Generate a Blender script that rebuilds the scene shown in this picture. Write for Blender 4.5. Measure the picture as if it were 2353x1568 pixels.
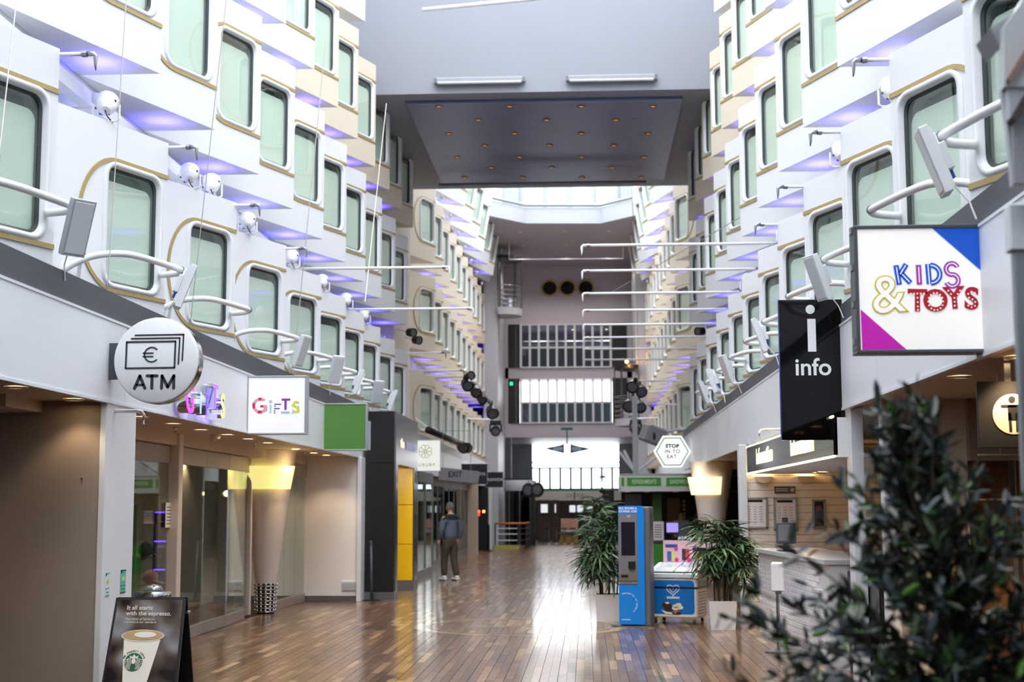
import bpy, math, random
from mathutils import Matrix, Vector
random.seed(7)
R = math.radians
sc = bpy.context.scene
for o in list(bpy.data.objects): bpy.data.objects.remove(o)
COL = sc.collection

# ---------------- camera, sky, exposure ----------------
W, H = 2353, 1568
FPX, PITCH, YAW, ROLL, EYE = 3300.0, R(6.616), R(2.948), R(-.167), 1.65
_fw = Vector((-math.sin(YAW), math.cos(YAW), 0)); _rt = Vector((math.cos(YAW), math.sin(YAW), 0)); _up = Vector((0, 0, 1))
CF = _fw*math.cos(PITCH) + _up*math.sin(PITCH); _u = -_fw*math.sin(PITCH) + _up*math.cos(PITCH)
CR = _rt*math.cos(ROLL) + _u*math.sin(ROLL); CU = _u*math.cos(ROLL) - _rt*math.sin(ROLL)
cam = bpy.data.cameras.new('camera'); camo = bpy.data.objects.new('camera', cam); COL.objects.link(camo)
camo.matrix_world = Matrix(((CR.x, CU.x, -CF.x, 0), (CR.y, CU.y, -CF.y, 0), (CR.z, CU.z, -CF.z, EYE), (0, 0, 0, 1)))
cam.sensor_width = 36; cam.lens = FPX*36/W; cam.clip_start = .1; cam.clip_end = 500
cam.dof.use_dof = True; cam.dof.focus_distance = 13.5; cam.dof.aperture_fstop = 2.2
sc.camera = camo

world = bpy.data.worlds.new('overcast'); sc.world = world; world.use_nodes = True
bg = world.node_tree.nodes['Background']; bg.inputs[0].default_value = (.96, .98, 1.0, 1); bg.inputs[1].default_value = 3.6
sc.view_settings.view_transform = 'Standard'; sc.view_settings.look = 'None'
sc.view_settings.gamma = 1; sc.view_settings.use_curve_mapping = False
sc.view_settings.exposure = 0.9
sc.cycles.max_bounces = 12; sc.cycles.diffuse_bounces = 8; sc.cycles.transparent_max_bounces = 16
sc.cycles.sample_clamp_indirect = 6; sc.cycles.caustics_reflective = False; sc.cycles.caustics_refractive = False

def at(px, py, x=None, y=None, z=None):
    """the point of the place that the photograph shows at a pixel, on a given wall, depth or height"""
    d = CF + CR*((px - W/2)/FPX) - CU*((py - H/2)/FPX)
    t = x/d.x if x is not None else y/d.y if y is not None else (z - EYE)/d.z
    return Vector((0, 0, EYE)) + d*t

# ---------------- helpers ----------------
def wm(o):
    m = o.matrix_basis.copy()
    while o.parent: o = o.parent; m = o.matrix_basis @ m
    return m
def link(name, me, parent=None, smooth=False, loc=None, rot=None):
    o = bpy.data.objects.new(name, me); COL.objects.link(o)
    if parent: o.parent = parent
    if loc is not None: o.location = loc
    if rot is not None: o.rotation_euler = rot
    return o
class MB:
    def __init__(s): s.v = []; s.f = []
    def add(s, vs, fs):
        n = len(s.v); s.v += [tuple(v) for v in vs]; s.f += [tuple(i+n for i in f) for f in fs]; return s
    def box(s, x0, y0, z0, x1, y1, z1):
        return s.add([(x0,y0,z0),(x1,y0,z0),(x1,y1,z0),(x0,y1,z0),(x0,y0,z1),(x1,y0,z1),(x1,y1,z1),(x0,y1,z1)],
                     [(0,3,2,1),(4,5,6,7),(0,1,5,4),(1,2,6,5),(2,3,7,6),(3,0,4,7)])
    def bev(s, x0, y0, z0, x1, y1, z1, b=.01):
        "box with chamfered edges"
        X=(x0,x0+b,x1-b,x1); Y=(y0,y0+b,y1-b,y1); Z=(z0,z0+b,z1-b,z1); vs=[]; ix={}
        for i in (0,3):
            for j in (0,3):
                for k in (0,3):
                    a=1 if i==0 else 2; c=1 if j==0 else 2; d=1 if k==0 else 2
                    for t,p in enumerate(((X[i],Y[c],Z[d]),(X[a],Y[j],Z[d]),(X[a],Y[c],Z[k]))):
                        ix[(i,j,k,t)]=len(vs); vs.append(p)
        g=lambda i,j,k,t:ix[(i,j,k,t)]; fs=[]
        for i in (0,3): fs.append((g(i,0,0,0),g(i,3,0,0),g(i,3,3,0),g(i,0,3,0)))
        for j in (0,3): fs.append((g(0,j,0,1),g(3,j,0,1),g(3,j,3,1),g(0,j,3,1)))
        for k in (0,3): fs.append((g(0,0,k,2),g(3,0,k,2),g(3,3,k,2),g(0,3,k,2)))
        for i in (0,3):
            for j in (0,3): fs.append((g(i,j,0,0),g(i,j,3,0),g(i,j,3,1),g(i,j,0,1)))
            for k in (0,3): fs.append((g(i,0,k,0),g(i,3,k,0),g(i,3,k,2),g(i,0,k,2)))
        for j in (0,3):
            for k in (0,3): fs.append((g(0,j,k,1),g(3,j,k,1),g(3,j,k,2),g(0,j,k,2)))
        for i in (0,3):
            for j in (0,3):
                for k in (0,3): fs.append((g(i,j,k,0),g(i,j,k,1),g(i,j,k,2)))
        return s.add(vs, fs)
    def prism(s, pts, vec):
        n=len(pts); vec=Vector(vec); P=[Vector(p) for p in pts]
        return s.add(P+[p+vec for p in P], [tuple(range(n))[::-1], tuple(range(n,2*n))]+[(i,(i+1)%n,(i+1)%n+n,i+n) for i in range(n)])
    def tube(s, path, r, n=8, cap=True):
        P=[Vector(p) for p in path]; rs=r if isinstance(r,(list,tuple)) else [r]*len(P)
        vs=[]; up=None
        for i,p in enumerate(P):
            d=(P[min(i+1,len(P)-1)]-P[max(i-1,0)]).normalized()
            if up is None: up=Vector((0,0,1)) if abs(d.z)<.9 else Vector((1,0,0))
            a=d.cross(up).normalized(); b=a.cross(d).normalized(); up=b
            for k in range(n):
                t=2*math.pi*k/n; vs.append(p+(a*math.cos(t)+b*math.sin(t))*rs[i])
        fs=[(i*n+k,i*n+(k+1)%n,(i+1)*n+(k+1)%n,(i+1)*n+k) for i in range(len(P)-1) for k in range(n)]
        if cap: fs+=[tuple(range(n))[::-1], tuple(range((len(P)-1)*n,len(P)*n))]
        return s.add(vs,fs)
    def lathe(s, prof, c=(0,0,0), n=20, ax=None, cap=True):
        "profile of (radius, height) turned about an axis through c"
        A=Vector(ax).normalized() if ax else Vector((0,0,1)); t=Vector((1,0,0)) if abs(A.x)<.9 else Vector((0,1,0))
        a=A.cross(t).normalized(); b=A.cross(a); c=Vector(c)
        vs=[c+A*h+(a*math.cos(2*math.pi*k/n)+b*math.sin(2*math.pi*k/n))*r for r,h in prof for k in range(n)]
        fs=[(i*n+k,i*n+(k+1)%n,(i+1)*n+(k+1)%n,(i+1)*n+k) for i in range(len(prof)-1) for k in range(n)]
        if cap: fs+=[tuple(range(n))[::-1], tuple(range((len(prof)-1)*n,len(prof)*n))]
        return s.add(vs,fs)
    def loft(s, loops, close=False):
        n=len(loops[0])
        s.add([p for l in loops for p in l],[(i*n+k,i*n+(k+1)%n,(i+1)*n+(k+1)%n,(i+1)*n+k) for i in range(len(loops)-1) for k in range(n)])
        return s
    def ball(s, c, r, n=12, m=8, sq=(1,1,1)):
        c=Vector(c); vs=[c+Vector((0,0,r*sq[2]))]
        for i in range(1,m):
            t=math.pi*i/m
            for k in range(n): vs.append(c+Vector((r*sq[0]*math.sin(t)*math.cos(2*math.pi*k/n), r*sq[1]*math.sin(t)*math.sin(2*math.pi*k/n), r*sq[2]*math.cos(t))))
        vs.append(c-Vector((0,0,r*sq[2]))); L=len(vs)-1
        fs=[(0,1+k,1+(k+1)%n) for k in range(n)]+[(1+(i-1)*n+k,1+i*n+k,1+i*n+(k+1)%n,1+(i-1)*n+(k+1)%n) for i in range(1,m-1) for k in range(n)]
        fs+=[(L,L-n+(k+1)%n,L-n+k) for k in range(n)]
        return s.add(vs,fs)
    def mesh(s, name, mat, smooth=False, inv=None):
        me=bpy.data.meshes.new(name)
        v=[tuple(inv@Vector(p)) for p in s.v] if inv is not None else s.v
        me.from_pydata(v,[],s.f); me.update()
        for m in (mat if isinstance(mat,(list,tuple)) else [mat]): me.materials.append(m)
        if smooth:
            me.polygons.foreach_set('use_smooth',[True]*len(me.polygons))
            if smooth=='auto':
                try: me.set_sharp_from_angle(angle=R(40))
                except Exception: pass
        return me
    def build(s, name, mat, parent=None, smooth=False):
        "one mesh object; coordinates given in the world, kept local to the parent"
        return link(name, s.mesh(name, mat, smooth, wm(parent).inverted() if parent else None), parent)
def tag(o, label=None, cat=None, group=None, kind=None):
    for k,v in (('label',label),('category',cat),('group',group),('kind',kind)):
        if v: o[k]=v
    return o
def thing(name, label, cat, loc=(0,0,0), group=None, rz=0, kind=None):
    o=bpy.data.objects.new(name,None); COL.objects.link(o); o.location=loc; o.rotation_euler=(0,0,rz); o.empty_display_size=.1
    return tag(o,label,cat,group,kind)
def copy_tree(o, parent=None):
    c=o.copy(); COL.objects.link(c); c.parent=parent
    for ch in list(o.children): copy_tree(ch,c)
    return c
def struct(name, mb, mat, label=None, smooth=False):
    return tag(mb.build(name,mat,None,smooth),label,None,None,'structure')
def bx(name, mat, parent, *a, b=0):
    m=MB(); (m.bev(*a,b=b) if b else m.box(*a)); return m.build(name,mat,parent)
ORD=['first','second','third','fourth','fifth','sixth','seventh','eighth','ninth','tenth','eleventh','twelfth','thirteenth','fourteenth','fifteenth','sixteenth','seventeenth','eighteenth','nineteenth','twentieth']
_fc={}
def text(name, s, size, mat, parent, loc, rot=(90,0,0), ext=.003, off=0., al='CENTER', sx=1., sh=0., sp=1.):
    key=(s,size,ext,off,al,sx,sh,sp,mat.name)
    if key not in _fc:
        cu=bpy.data.curves.new('lettering','FONT'); cu.body=s; cu.size=size; cu.extrude=ext; cu.offset=off; cu.align_x=al; cu.align_y='CENTER'; cu.shear=sh; cu.space_character=sp; cu.resolution_u=4
        ob=bpy.data.objects.new('t',cu); COL.objects.link(ob)
        me=bpy.data.meshes.new_from_object(ob); bpy.data.objects.remove(ob); bpy.data.curves.remove(cu)
        if sx!=1: me.transform(Matrix.Diagonal((sx,1,1,1)))
        me.name=name; me.materials.clear(); me.materials.append(mat); _fc[key]=me
    o=link(name,_fc[key],parent)
    M=Matrix.Translation(loc)@Matrix.Rotation(R(rot[2]),4,'Z')@Matrix.Rotation(R(rot[1]),4,'Y')@Matrix.Rotation(R(rot[0]),4,'X')
    if parent: M=wm(parent).inverted()@M
    o.matrix_basis=M
    return o

# ---------------- materials ----------------
def lin(h):
    h=h.lstrip('#'); c=[int(h[i:i+2],16)/255 for i in (0,2,4)]
    return tuple(x/12.92 if x<=.04045 else ((x+.055)/1.055)**2.4 for x in c)+(1,)
_m={}
def M(name, col, rough=.5, metal=0, emit=0, ecol=None, var=.04, bump=0, scale=8, coat=0, spec=.5):
    if name in _m: return _m[name]
    m=bpy.data.materials.new(name); m.use_nodes=True; nt=m.node_tree; p=nt.nodes['Principled BSDF']; _m[name]=m
    c=lin(col) if isinstance(col,str) else col
    p.inputs['Base Color'].default_value=c; p.inputs['Roughness'].default_value=rough; p.inputs['Metallic'].default_value=metal
    p.inputs['Coat Weight'].default_value=coat; p.inputs['Coat Roughness'].default_value=.08; p.inputs['Specular IOR Level'].default_value=spec
    if emit: p.inputs['Emission Color'].default_value=lin(ecol) if ecol else c; p.inputs['Emission Strength'].default_value=emit
    if var:
        tc=nt.nodes.new('ShaderNodeTexCoord'); nz=nt.nodes.new('ShaderNodeTexNoise'); nz.inputs['Scale'].default_value=scale; nz.inputs['Detail'].default_value=4
        nt.links.new(tc.outputs['Object'],nz.inputs['Vector'])
        mx=nt.nodes.new('ShaderNodeMix'); mx.data_type='RGBA'
        mx.inputs[6].default_value=tuple(min(1,x*(1-var)) for x in c[:3])+(1,); mx.inputs[7].default_value=tuple(min(1,x*(1+var)) for x in c[:3])+(1,)
        nt.links.new(nz.outputs['Fac'],mx.inputs[0]); nt.links.new(mx.outputs[2],p.inputs['Base Color'])
        if bump:
            b=nt.nodes.new('ShaderNodeBump'); b.inputs['Strength'].default_value=bump; b.inputs['Distance'].default_value=.01
            nt.links.new(nz.outputs['Fac'],b.inputs['Height']); nt.links.new(b.outputs['Normal'],p.inputs['Normal'])
    return m
def glass(name, tint, refl=.12, ior=1.5, rough=0.0):
    m=bpy.data.materials.new(name); m.use_nodes=True; nt=m.node_tree; nt.nodes.clear(); _m[name]=m
    out=nt.nodes.new('ShaderNodeOutputMaterial'); tr=nt.nodes.new('ShaderNodeBsdfTransparent'); gl=nt.nodes.new('ShaderNodeBsdfGlossy'); mx=nt.nodes.new('ShaderNodeMixShader')
    tr.inputs[0].default_value=lin(tint); gl.inputs['Roughness'].default_value=rough; gl.inputs[0].default_value=(.95,1,.97,1)
    lw=nt.nodes.new('ShaderNodeLayerWeight'); lw.inputs[0].default_value=.5
    fr=nt.nodes.new('ShaderNodeMath'); fr.operation='POWER'; fr.inputs[1].default_value=3.2; nt.links.new(lw.outputs['Facing'],fr.inputs[0])
    sc1=nt.nodes.new('ShaderNodeMath'); sc1.operation='MULTIPLY'; sc1.inputs[1].default_value=ior-.9; nt.links.new(fr.outputs[0],sc1.inputs[0]); fr=sc1
    ad=nt.nodes.new('ShaderNodeMath'); ad.operation='ADD'; ad.use_clamp=True; ad.inputs[1].default_value=refl
    nt.links.new(fr.outputs[0],ad.inputs[0]); nt.links.new(ad.outputs[0],mx.inputs[0]); nt.links.new(tr.outputs[0],mx.inputs[1]); nt.links.new(gl.outputs[0],mx.inputs[2]); nt.links.new(mx.outputs[0],out.inputs[0])
    return m
def wood_mat(name, dark, mid, light):
    "polished hardwood: tone of each board from the board's own colour attribute, grain along the board"
    m=bpy.data.materials.new(name); m.use_nodes=True; nt=m.node_tree; p=nt.nodes['Principled BSDF']
    a=nt.nodes.new('ShaderNodeAttribute'); a.attribute_name='tone'
    g=nt.nodes.new('ShaderNodeNewGeometry'); mp=nt.nodes.new('ShaderNodeMapping'); mp.inputs['Scale'].default_value=(60,5,1)
    nz=nt.nodes.new('ShaderNodeTexNoise'); nz.inputs['Scale'].default_value=1; nz.inputs['Detail'].default_value=4
    nt.links.new(g.outputs['Position'],mp.inputs[0]); nt.links.new(mp.outputs[0],nz.inputs[0])
    ma=nt.nodes.new('ShaderNodeMath'); ma.operation='MULTIPLY_ADD'; ma.inputs[1].default_value=.45; nt.links.new(nz.outputs['Fac'],ma.inputs[0]); nt.links.new(a.outputs['Fac'],ma.inputs[2])
    sb=nt.nodes.new('ShaderNodeMath'); sb.operation='SUBTRACT'; sb.inputs[1].default_value=.22; nt.links.new(ma.outputs[0],sb.inputs[0])
    cr=nt.nodes.new('ShaderNodeValToRGB'); e=cr.color_ramp.elements; e[0].color=lin(dark); e[1].color=lin(light); k=e.new(.5); k.color=lin(mid)
    nt.links.new(sb.outputs[0],cr.inputs[0]); nt.links.new(cr.outputs[0],p.inputs['Base Color'])
    p.inputs['Roughness'].default_value=.22; p.inputs['Coat Weight'].default_value=.6; p.inputs['Coat Roughness'].default_value=.11
    n2=nt.nodes.new('ShaderNodeTexNoise'); n2.inputs['Scale'].default_value=9; n2.inputs['Detail'].default_value=2; nt.links.new(g.outputs['Position'],n2.inputs[0])
    mr=nt.nodes.new('ShaderNodeMapRange'); mr.inputs[3].default_value=.24; mr.inputs[4].default_value=.38; nt.links.new(n2.outputs['Fac'],mr.inputs[0]); nt.links.new(mr.outputs[0],p.inputs['Roughness'])
    b=nt.nodes.new('ShaderNodeBump'); b.inputs['Strength'].default_value=.06; b.inputs['Distance'].default_value=.02; nt.links.new(n2.outputs['Fac'],b.inputs['Height']); nt.links.new(b.outputs[0],p.inputs['Normal'])
    return m
WHITE=M('painted_white','#dee1e5',.35,var=.015,scale=3); CREAM=M('painted_cream','#d8cdbb',.45,var=.02,scale=3)
GREYW=M('painted_grey_white','#d9dde2',.4,var=.02); FASC=M('fascia_white','#dfe3e9',.4,var=.015,scale=2)
GREY=M('painted_grey','#8f9299',.5); DGREY=M('dark_grey_band','#4a4c53',.55,var=.05); LGREY=M('light_grey','#b9bcc2',.45)
BLACK=M('black_paint','#141519',.4); BLACKG=M('black_gloss','#050608',.04,spec=.35); GOLD=M('brass_strip','#b09a68',.4,metal=.25,var=.12,scale=20)
CHROME=M('chrome','#d7d9dc',.12,metal=1,var=.02); STEEL=M('brushed_steel','#9a9ca0',.3,metal=.9); DSTEEL=M('dark_steel','#55585e',.35,metal=.7)
GASK=M('window_gasket','#2c3836',.4); CURT=M('pale_curtain','#eef3ea',.8,var=.03,scale=2); ROOMD=M('cabin_interior','#5f756e',.7)
PANE=glass('green_tinted_glass','#e6efea',.06); CLEAR=glass('clear_glass','#eef3f0',.05); SMOKE=glass('dark_glass','#4a5055',.06)
WARMW=M('warm_beige_wall','#bfae9c',.55); SOFF=M('beige_soffit','#cbbfb2',.6); TAUPE=M('taupe_wall','#9c8f84',.5,var=.05,scale=2)
BRICKJ=M('pale_grout','#d9dbde',.7); TILE=M('white_glazed_tile','#f4f5f6',.15,coat=.3)
def EM(name,col,s): return M(name,col,.5,emit=s,var=0)
VIOLED=EM('violet_led','#5a32ff',14); WARML=EM('warm_lamp','#ffd9a0',9); COOLL=EM('white_lightbox','#f4f6f4',.55)
def lamp(name, loc, energy, col, r=.05, parent=None, kind='POINT', spot=None, aim=None):
    l=bpy.data.lights.new(name,kind); l.energy=energy; l.color=lin(col)[:3]; l.shadow_soft_size=r
    if kind=='SPOT': l.spot_size=R(spot or 90); l.spot_blend=.6
    o=bpy.data.objects.new(name,l); COL.objects.link(o)
    m=Matrix.Translation(loc)
    if aim is not None: m=m@Vector(aim).to_track_quat('-Z','Y').to_matrix().to_4x4()
    if parent: o.parent=parent; m=wm(parent).inverted()@m
    o.matrix_basis=m
    return o

# ---------------- the setting: floor ----------------
WOOD=wood_mat('polished_hardwood','#3f291b','#7a563b','#c09a70')
fl=struct('floor',MB().box(-10,-8,-.2,7,82,-.012),M('floor_screed','#2a1a12',.6),'polished brown hardwood plank floor')
def board_ok(x,y):
    if y<12.9: return -4.05<x<2.45
    if y<25.7: return -5.15<x<3.4
    return -4.4<x<3.0
boards=[]
wd,ln=.086,.46
ncol=int(8.6/wd)
for i in range(ncol):
    x0=-5.2+i*wd; y=11.6+random.random()*.8
    while y<68:
        l=random.choice((.4,.55,.7,.85,1.0))
        if board_ok(x0+wd/2,y+l/2): boards.append((x0,y,l,i%2))
        y+=l
def pix(p):
    d=Vector(p)-Vector((0,0,EYE)); k=d.dot(CF); return (W/2+FPX*d.dot(CR)/k, H/2-FPX*d.dot(CU)/k)
def board(mb,x0,y0,l,odd,z=0):
    g=.0008; a,b,c,d=x0+(.0025 if odd else g),x0+wd-(g if odd else .0025),y0+g,y0+l-g
    mb.add([(a,c,z),(b,c,z),(b,d,z),(a,d,z),(a,c,z-.012),(b,c,z-.012),(b,d,z-.012),(a,d,z-.012)],[(0,1,2,3),(0,4,5,1),(1,5,6,2),(2,6,7,3),(3,7,4,0)])
def tone_attr(me, vals):
    at_=me.attributes.new('tone','FLOAT','FACE'); at_.data.foreach_set('value',vals)
vis=[]; rest=[]
for b in boards:
    px,py=pix((b[0]+wd/2,b[1]+b[2]*.6,0))
    (vis if 440<px<1690 and py<1572 else rest).append(b)
vis.sort(key=lambda b:b[1]); rest+=vis[300:]; vis=vis[:300]
tones=lambda: min(1,max(0,random.gauss(.36,.13) if random.random()<.86 else random.gauss(.72,.12)))
for b in vis:
    m=MB(); board(m,*b); me=m.mesh('plank',WOOD); t=tones(); tone_attr(me,[t]*5); link('plank',me,fl)
m=MB(); vals=[]
for b in rest: board(m,*b); vals+=[tones()]*5
me=m.mesh('planks_beyond',WOOD); tone_attr(me,vals); tag(link('plank_field',me,fl),kind='stuff')
# pale compass inlay let into the boards
INL=M('maple_inlay','#a98d67',.2,coat=.35,var=.08); cx,cy=-.93,20.35
def ring(cx,cy,r0,r1,z,n=48): return MB().loft([[(cx+r*math.cos(2*math.pi*k/n),cy+r*math.sin(2*math.pi*k/n),z) for k in range(n)] for r in (r0,r1)])
inl=tag(ring(cx,cy,1.34,1.5,.0008,64).build('compass_inlay',INL),'pale wood compass ring inlaid in the brown plank floor','inlay')
ring(cx,cy,1.22,1.25,.0008,64).build('inner_line',INL,inl)
for k in range(4):
    a=k*math.pi/2; q=lambda r,t:(cx+r*math.cos(a+t),cy+r*math.sin(a+t),.0009)
    MB().add([q(1.2,0),q(.24,.785),(cx,cy,.0009)],[(0,1,2)]).build('compass_point',INL,inl)

# ---------------- the setting: shell ----------------
XL,XR=-4.25,2.53; SA,CA=math.sin(R(20.5)),math.cos(R(20.5))
TOP=17.5
struct('wall_left',MB().box(-5.3,-8,3.3,-5.1,66.3,TOP),WHITE,'white recessed wall behind the angled window bays, left side')
struct('wall_right',MB().box(3.4,-8,3.4,3.6,66.3,TOP),WHITE,'white recessed wall behind the angled window bays, right side')
struct('wall_blocker_behind',MB().box(-10,-8.2,-.2,7,-8,TOP),M('dark_light_blocker','#4a4c50',.6))  # unseen blocker added against stray sky light; the hall runs on behind
struct('wall_left_outer',MB().box(-10.2,-8,-.2,-10,82,3.4),TAUPE); struct('wall_right_outer',MB().box(7,-8,-.2,7.2,82,3.4),TAUPE)
struct('ceiling_left',MB().box(-10,-8,2.57,-4.12,26.02,3.3),SOFF,'beige soffit over the left shop fronts')
struct('ceiling_right',MB().box(2.56,-8,2.6,7,37,3.4),SOFF,'pale soffit over the right shop fronts')
struct('ceiling_left_far',MB().box(-10,29.8,2.55,-4.1,66,3.3),GREYW); struct('ceiling_right_far',MB().box(2.9,37,2.6,7,66,3.4),GREYW)

def fascia(n, xf, side, y0, y1, z0, z1, zb, step, label, band=DGREY):
    o=thing('trim_%d'%n,label,None,(xf,0,z0),kind='structure')
    t=.04*side; ys=[y0]
    while ys[-1]<y1-.2: ys.append(min(y1,ys[-1]+step))
    for a,b in zip(ys,ys[1:]):
        bx('fascia_panel',FASC,o,min(xf,xf+t),a+.004,z0,max(xf,xf+t),b-.004,z1)
        if zb: bx('dark_band',band,o,min(xf+t*.3,xf+t*1.3),a,z1,max(xf+t*.3,xf+t*1.3),b,zb)
    bx('edge_strip',GREYW,o,min(xf-t*.2,xf+t),y0,z1-.01,max(xf-t*.2,xf+t),y1,z1+.012)
    bx('lower_strip',GREYW,o,min(xf-t*.2,xf+t),y0,z0-.012,max(xf-t*.2,xf+t),y1,z0+.012)
    if zb: bx('top_ledge',band,o,min(xf+t,xf+1.02*side),y0,zb-.02,max(xf+t,xf+1.02*side),y1,zb)
    return o
fascia(1,-4.08,-1,-8,26.9,2.56,3.265,3.51,2.93,'white fascia with dark grey band above the left shops')
fascia(2,2.47,1,-8,37,2.585,3.395,3.6,2.9,'white fascia with dark grey band above the right shops')
fascia(3,-4.05,-1,29.75,60,2.5,3.2,3.45,3.5,'grey white fascia above the far left shops',LGREY)
fascia(4,2.85,1,37.2,60,2.6,3.3,None,3.5,'grey white fascia above the far right shops')

# ---------------- angled cabin window bays ----------------
def rrect(s0,s1,t0,t1,r,n=5):
    P=[]
    for (cx,cy,a0) in ((s1-r,t1-r,0),(s0+r,t1-r,90),(s0+r,t0+r,180),(s1-r,t0+r,270)):
        for k in range(n+1): a=R(a0+90*k/n); P.append((cx+r*math.cos(a),cy+r*math.sin(a)))
    return P
HS=(.13,.93,.09,1.24)
def bay_meshes(side, L, body_mat, tag_):
    "side -1 left wall, +1 right; s runs from the projecting corner towards the viewer, n out of the panel, t up"
    P=lambda s,n,t:(side*(s*SA-n*CA), -s*CA-n*SA, t)
    tb,tt=-.47,1.66; out={}
    m=MB(); s0,s1,t0,t1=HS; r=.12
    q=lambda a,b,c,d:m.add([P(a,0,c),P(b,0,c),P(b,0,d),P(a,0,d)],[(0,1,2,3)])
    q(0,s0,tb,tt); q(s1,L,tb,tt); q(s0,s1,tb,t0); q(s0,s1,t1,tt)
    lp=rrect(*HS,r); n=len(lp)//4
    for k,c in enumerate(((s1,t1),(s0,t1),(s0,t0),(s1,t0))):
        arc=lp[k*n:(k+1)*n]; m.add([P(c[0],0,c[1])]+[P(a,0,b) for a,b in arc],[(0,i+1,i+2) for i in range(n-1)])
    m.loft([[P(a,0,b) for a,b in lp],[P(a,-.22,b) for a,b in lp]])
    F=[(0,0),(side*L*SA,-L*CA),(side*L*SA,0)]
    for z in (tb,tt): m.add([(x,y,z) for x,y in F],[(0,1,2)])
    m.add([(0,0,tb),(side*L*SA,0,tb),(side*L*SA,0,tt),(0,0,tt)],[(0,1,2,3)])
    m.add([(side*L*SA,0,tb),(side*L*SA,-L*CA,tb),(side*L*SA,-L*CA,tt),(side*L*SA,0,tt)],[(0,1,2,3)])
    out['bay_panel']=m.mesh('bay_panel_'+tag_,body_mat)
    oo=rrect(s0-.055,s1+.055,t0-.05,t1+.05,.17); oi=rrect(s0-.04,s1+.04,t0-.036,t1+.036,.155); ii=rrect(s0,s1,t0,t1,.12); i2=rrect(s0+.012,s1-.012,t0+.012,t1-.012,.11)
    m=MB().loft([[P(a,.001,b) for a,b in oo],[P(a,.02,b) for a,b in oi],[P(a,.016,b) for a,b in ii],[P(a,-.04,b) for a,b in i2]])
    out['window_frame']=m.mesh('window_frame_'+tag_,WHITE,True)
    g0=rrect(s0+.012,s1-.012,t0+.012,t1-.012,.11); g1=rrect(s0+.035,s1-.035,t0+.035,t1-.035,.09)
    out['gasket']=MB().loft([[P(a,-.03,b) for a,b in g0],[P(a,-.045,b) for a,b in g1],[P(a,-.06,b) for a,b in g1]]).mesh('gasket_'+tag_,GASK)
    m=MB(); lp=rrect(s0+.02,s1-.02,t0+.02,t1-.02,.1); m.add([P(a,-.05,b) for a,b in lp],[tuple(range(len(lp)))]); out['pane']=m.mesh('pane_'+tag_,PANE)
    m=MB(); lp=rrect(s0-.01,s1+.01,t0-.01,t1+.01,.1); m.add([P(a,-.215,b) for a,b in lp],[tuple(range(len(lp)))]); out['cabin_wall']=m.mesh('cabin_wall_'+tag_,ROOMD)
    m=MB(); lp=rrect(s0+.03,s1+.0,t0-.0,t1-.13,.1); m.add([P(a,-.085,b) for a,b in lp],[tuple(range(len(lp)))]); m.add([P(s0+.33,-.084,t0+.02),P(s0+.338,-.084,t0+.02),P(s0+.338,-.084,t1-.15),P(s0+.33,-.084,t1-.15)],[(0,1,2,3)]); out['curtain']=m.mesh('curtain_'+tag_,CURT)
    w=.042; path=[(0,1.32),(.4,1.32),(.8,1.32)]+[(.8+.55*math.sin(a),.66+.66*math.cos(a)) for a in [math.pi*k/18 for k in range(1,18)]]+[(.8,0),(.4,0),(0,0)]
    ins=[(0,1.32-w),(.4,1.32-w),(.8,1.32-w)]+[(.8+(.55-w)*math.sin(a),.66+(.66-w)*math.cos(a)) for a in [math.pi*k/18 for k in range(1,18)]]+[(.8,w),(.4,w),(0,w)]
    m=MB(); k=len(path); vs=[P(a,.0,b) for a,b in path]+[P(a,.012,b) for a,b in path]+[P(a,.012,b) for a,b in ins]+[P(a,.0,b) for a,b in ins]
    m.add(vs,[(j*k+i,j*k+i+1,(j+1)*k+i+1,(j+1)*k+i) for j in range(3) for i in range(k-1)])
    out['brass_trim']=m.mesh('brass_trim_'+tag_,GOLD)
    return out
BAY={}
def bay_set(side,wide,cream):
    k=(side,wide,cream)
    if k not in BAY: BAY[k]=bay_meshes(side,3.12 if wide else 2.41,CREAM if cream else WHITE,'%d%d%d'%(side>0,wide,cream))
    return BAY[k]
WN=0
def bay(side,y,z,label,wide=False,cream=False,far=False,tilt=0,x=None):
    global WN; WN+=1
    o=thing('window_%d'%WN,label,None,((XL if side<0 else XR) if x is None else x,y,z),kind='structure')
    o.rotation_euler=(0,R(tilt),0)
    for n,me in bay_set(side,wide,cream).items():
        if far and n=='gasket': continue
        link(n,me,o)
    return o
ZA,ZB,ZC,ZD=3.71,6.47,9.03,11.58
AL=[8.2,11.13,14.19,17.08,20.0,22.72,25.08,27.2,29.4,31.66,33.9]
BL=[13.85,16.02,18.25,20.45,22.85,25.05,27.3,29.5,31.7,33.9]
CL=[19.75,21.9,24.1,26.25,28.5,30.65,32.75,34.9]
AR=[9.4,11.69,14.01,16.45,18.69,20.88,23.1,25.36,27.71,30.16,32.67,34.95]
BR=[14.04,16.34,18.55,20.82,23.08,25.4,27.7,30.0,32.3,34.6]
CRr=[19.55,21.7,23.87,25.97,28.07,30.2,32.3,34.5]
UP=[]
for side,rows in ((-1,(AL,BL,CL,[24.75,27.0])),(1,(AR,BR,CRr,[24.6,26.9]))):
    sd='left' if side<0 else 'right'
    for r,(ys,z) in enumerate(zip(rows,(ZA,ZB,ZC,ZD))):
        rn=('lowest','second','third','top')[r]
        for i,y in enumerate(ys):
            cr=(r==2 and y>22.5); wide=(side<0 and r==0 and i<6)
            bay(side,y,z,'%s angled cabin window bay, %s row of near %s wall, %s from the front'%('cream' if cr else 'white',rn,sd,ORD[i]),wide,cr)
            if r in (1,2): UP.append((side,y,z,'near',rn,i))
FY=[40.2+2.25*k for k in range(11)]
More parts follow.
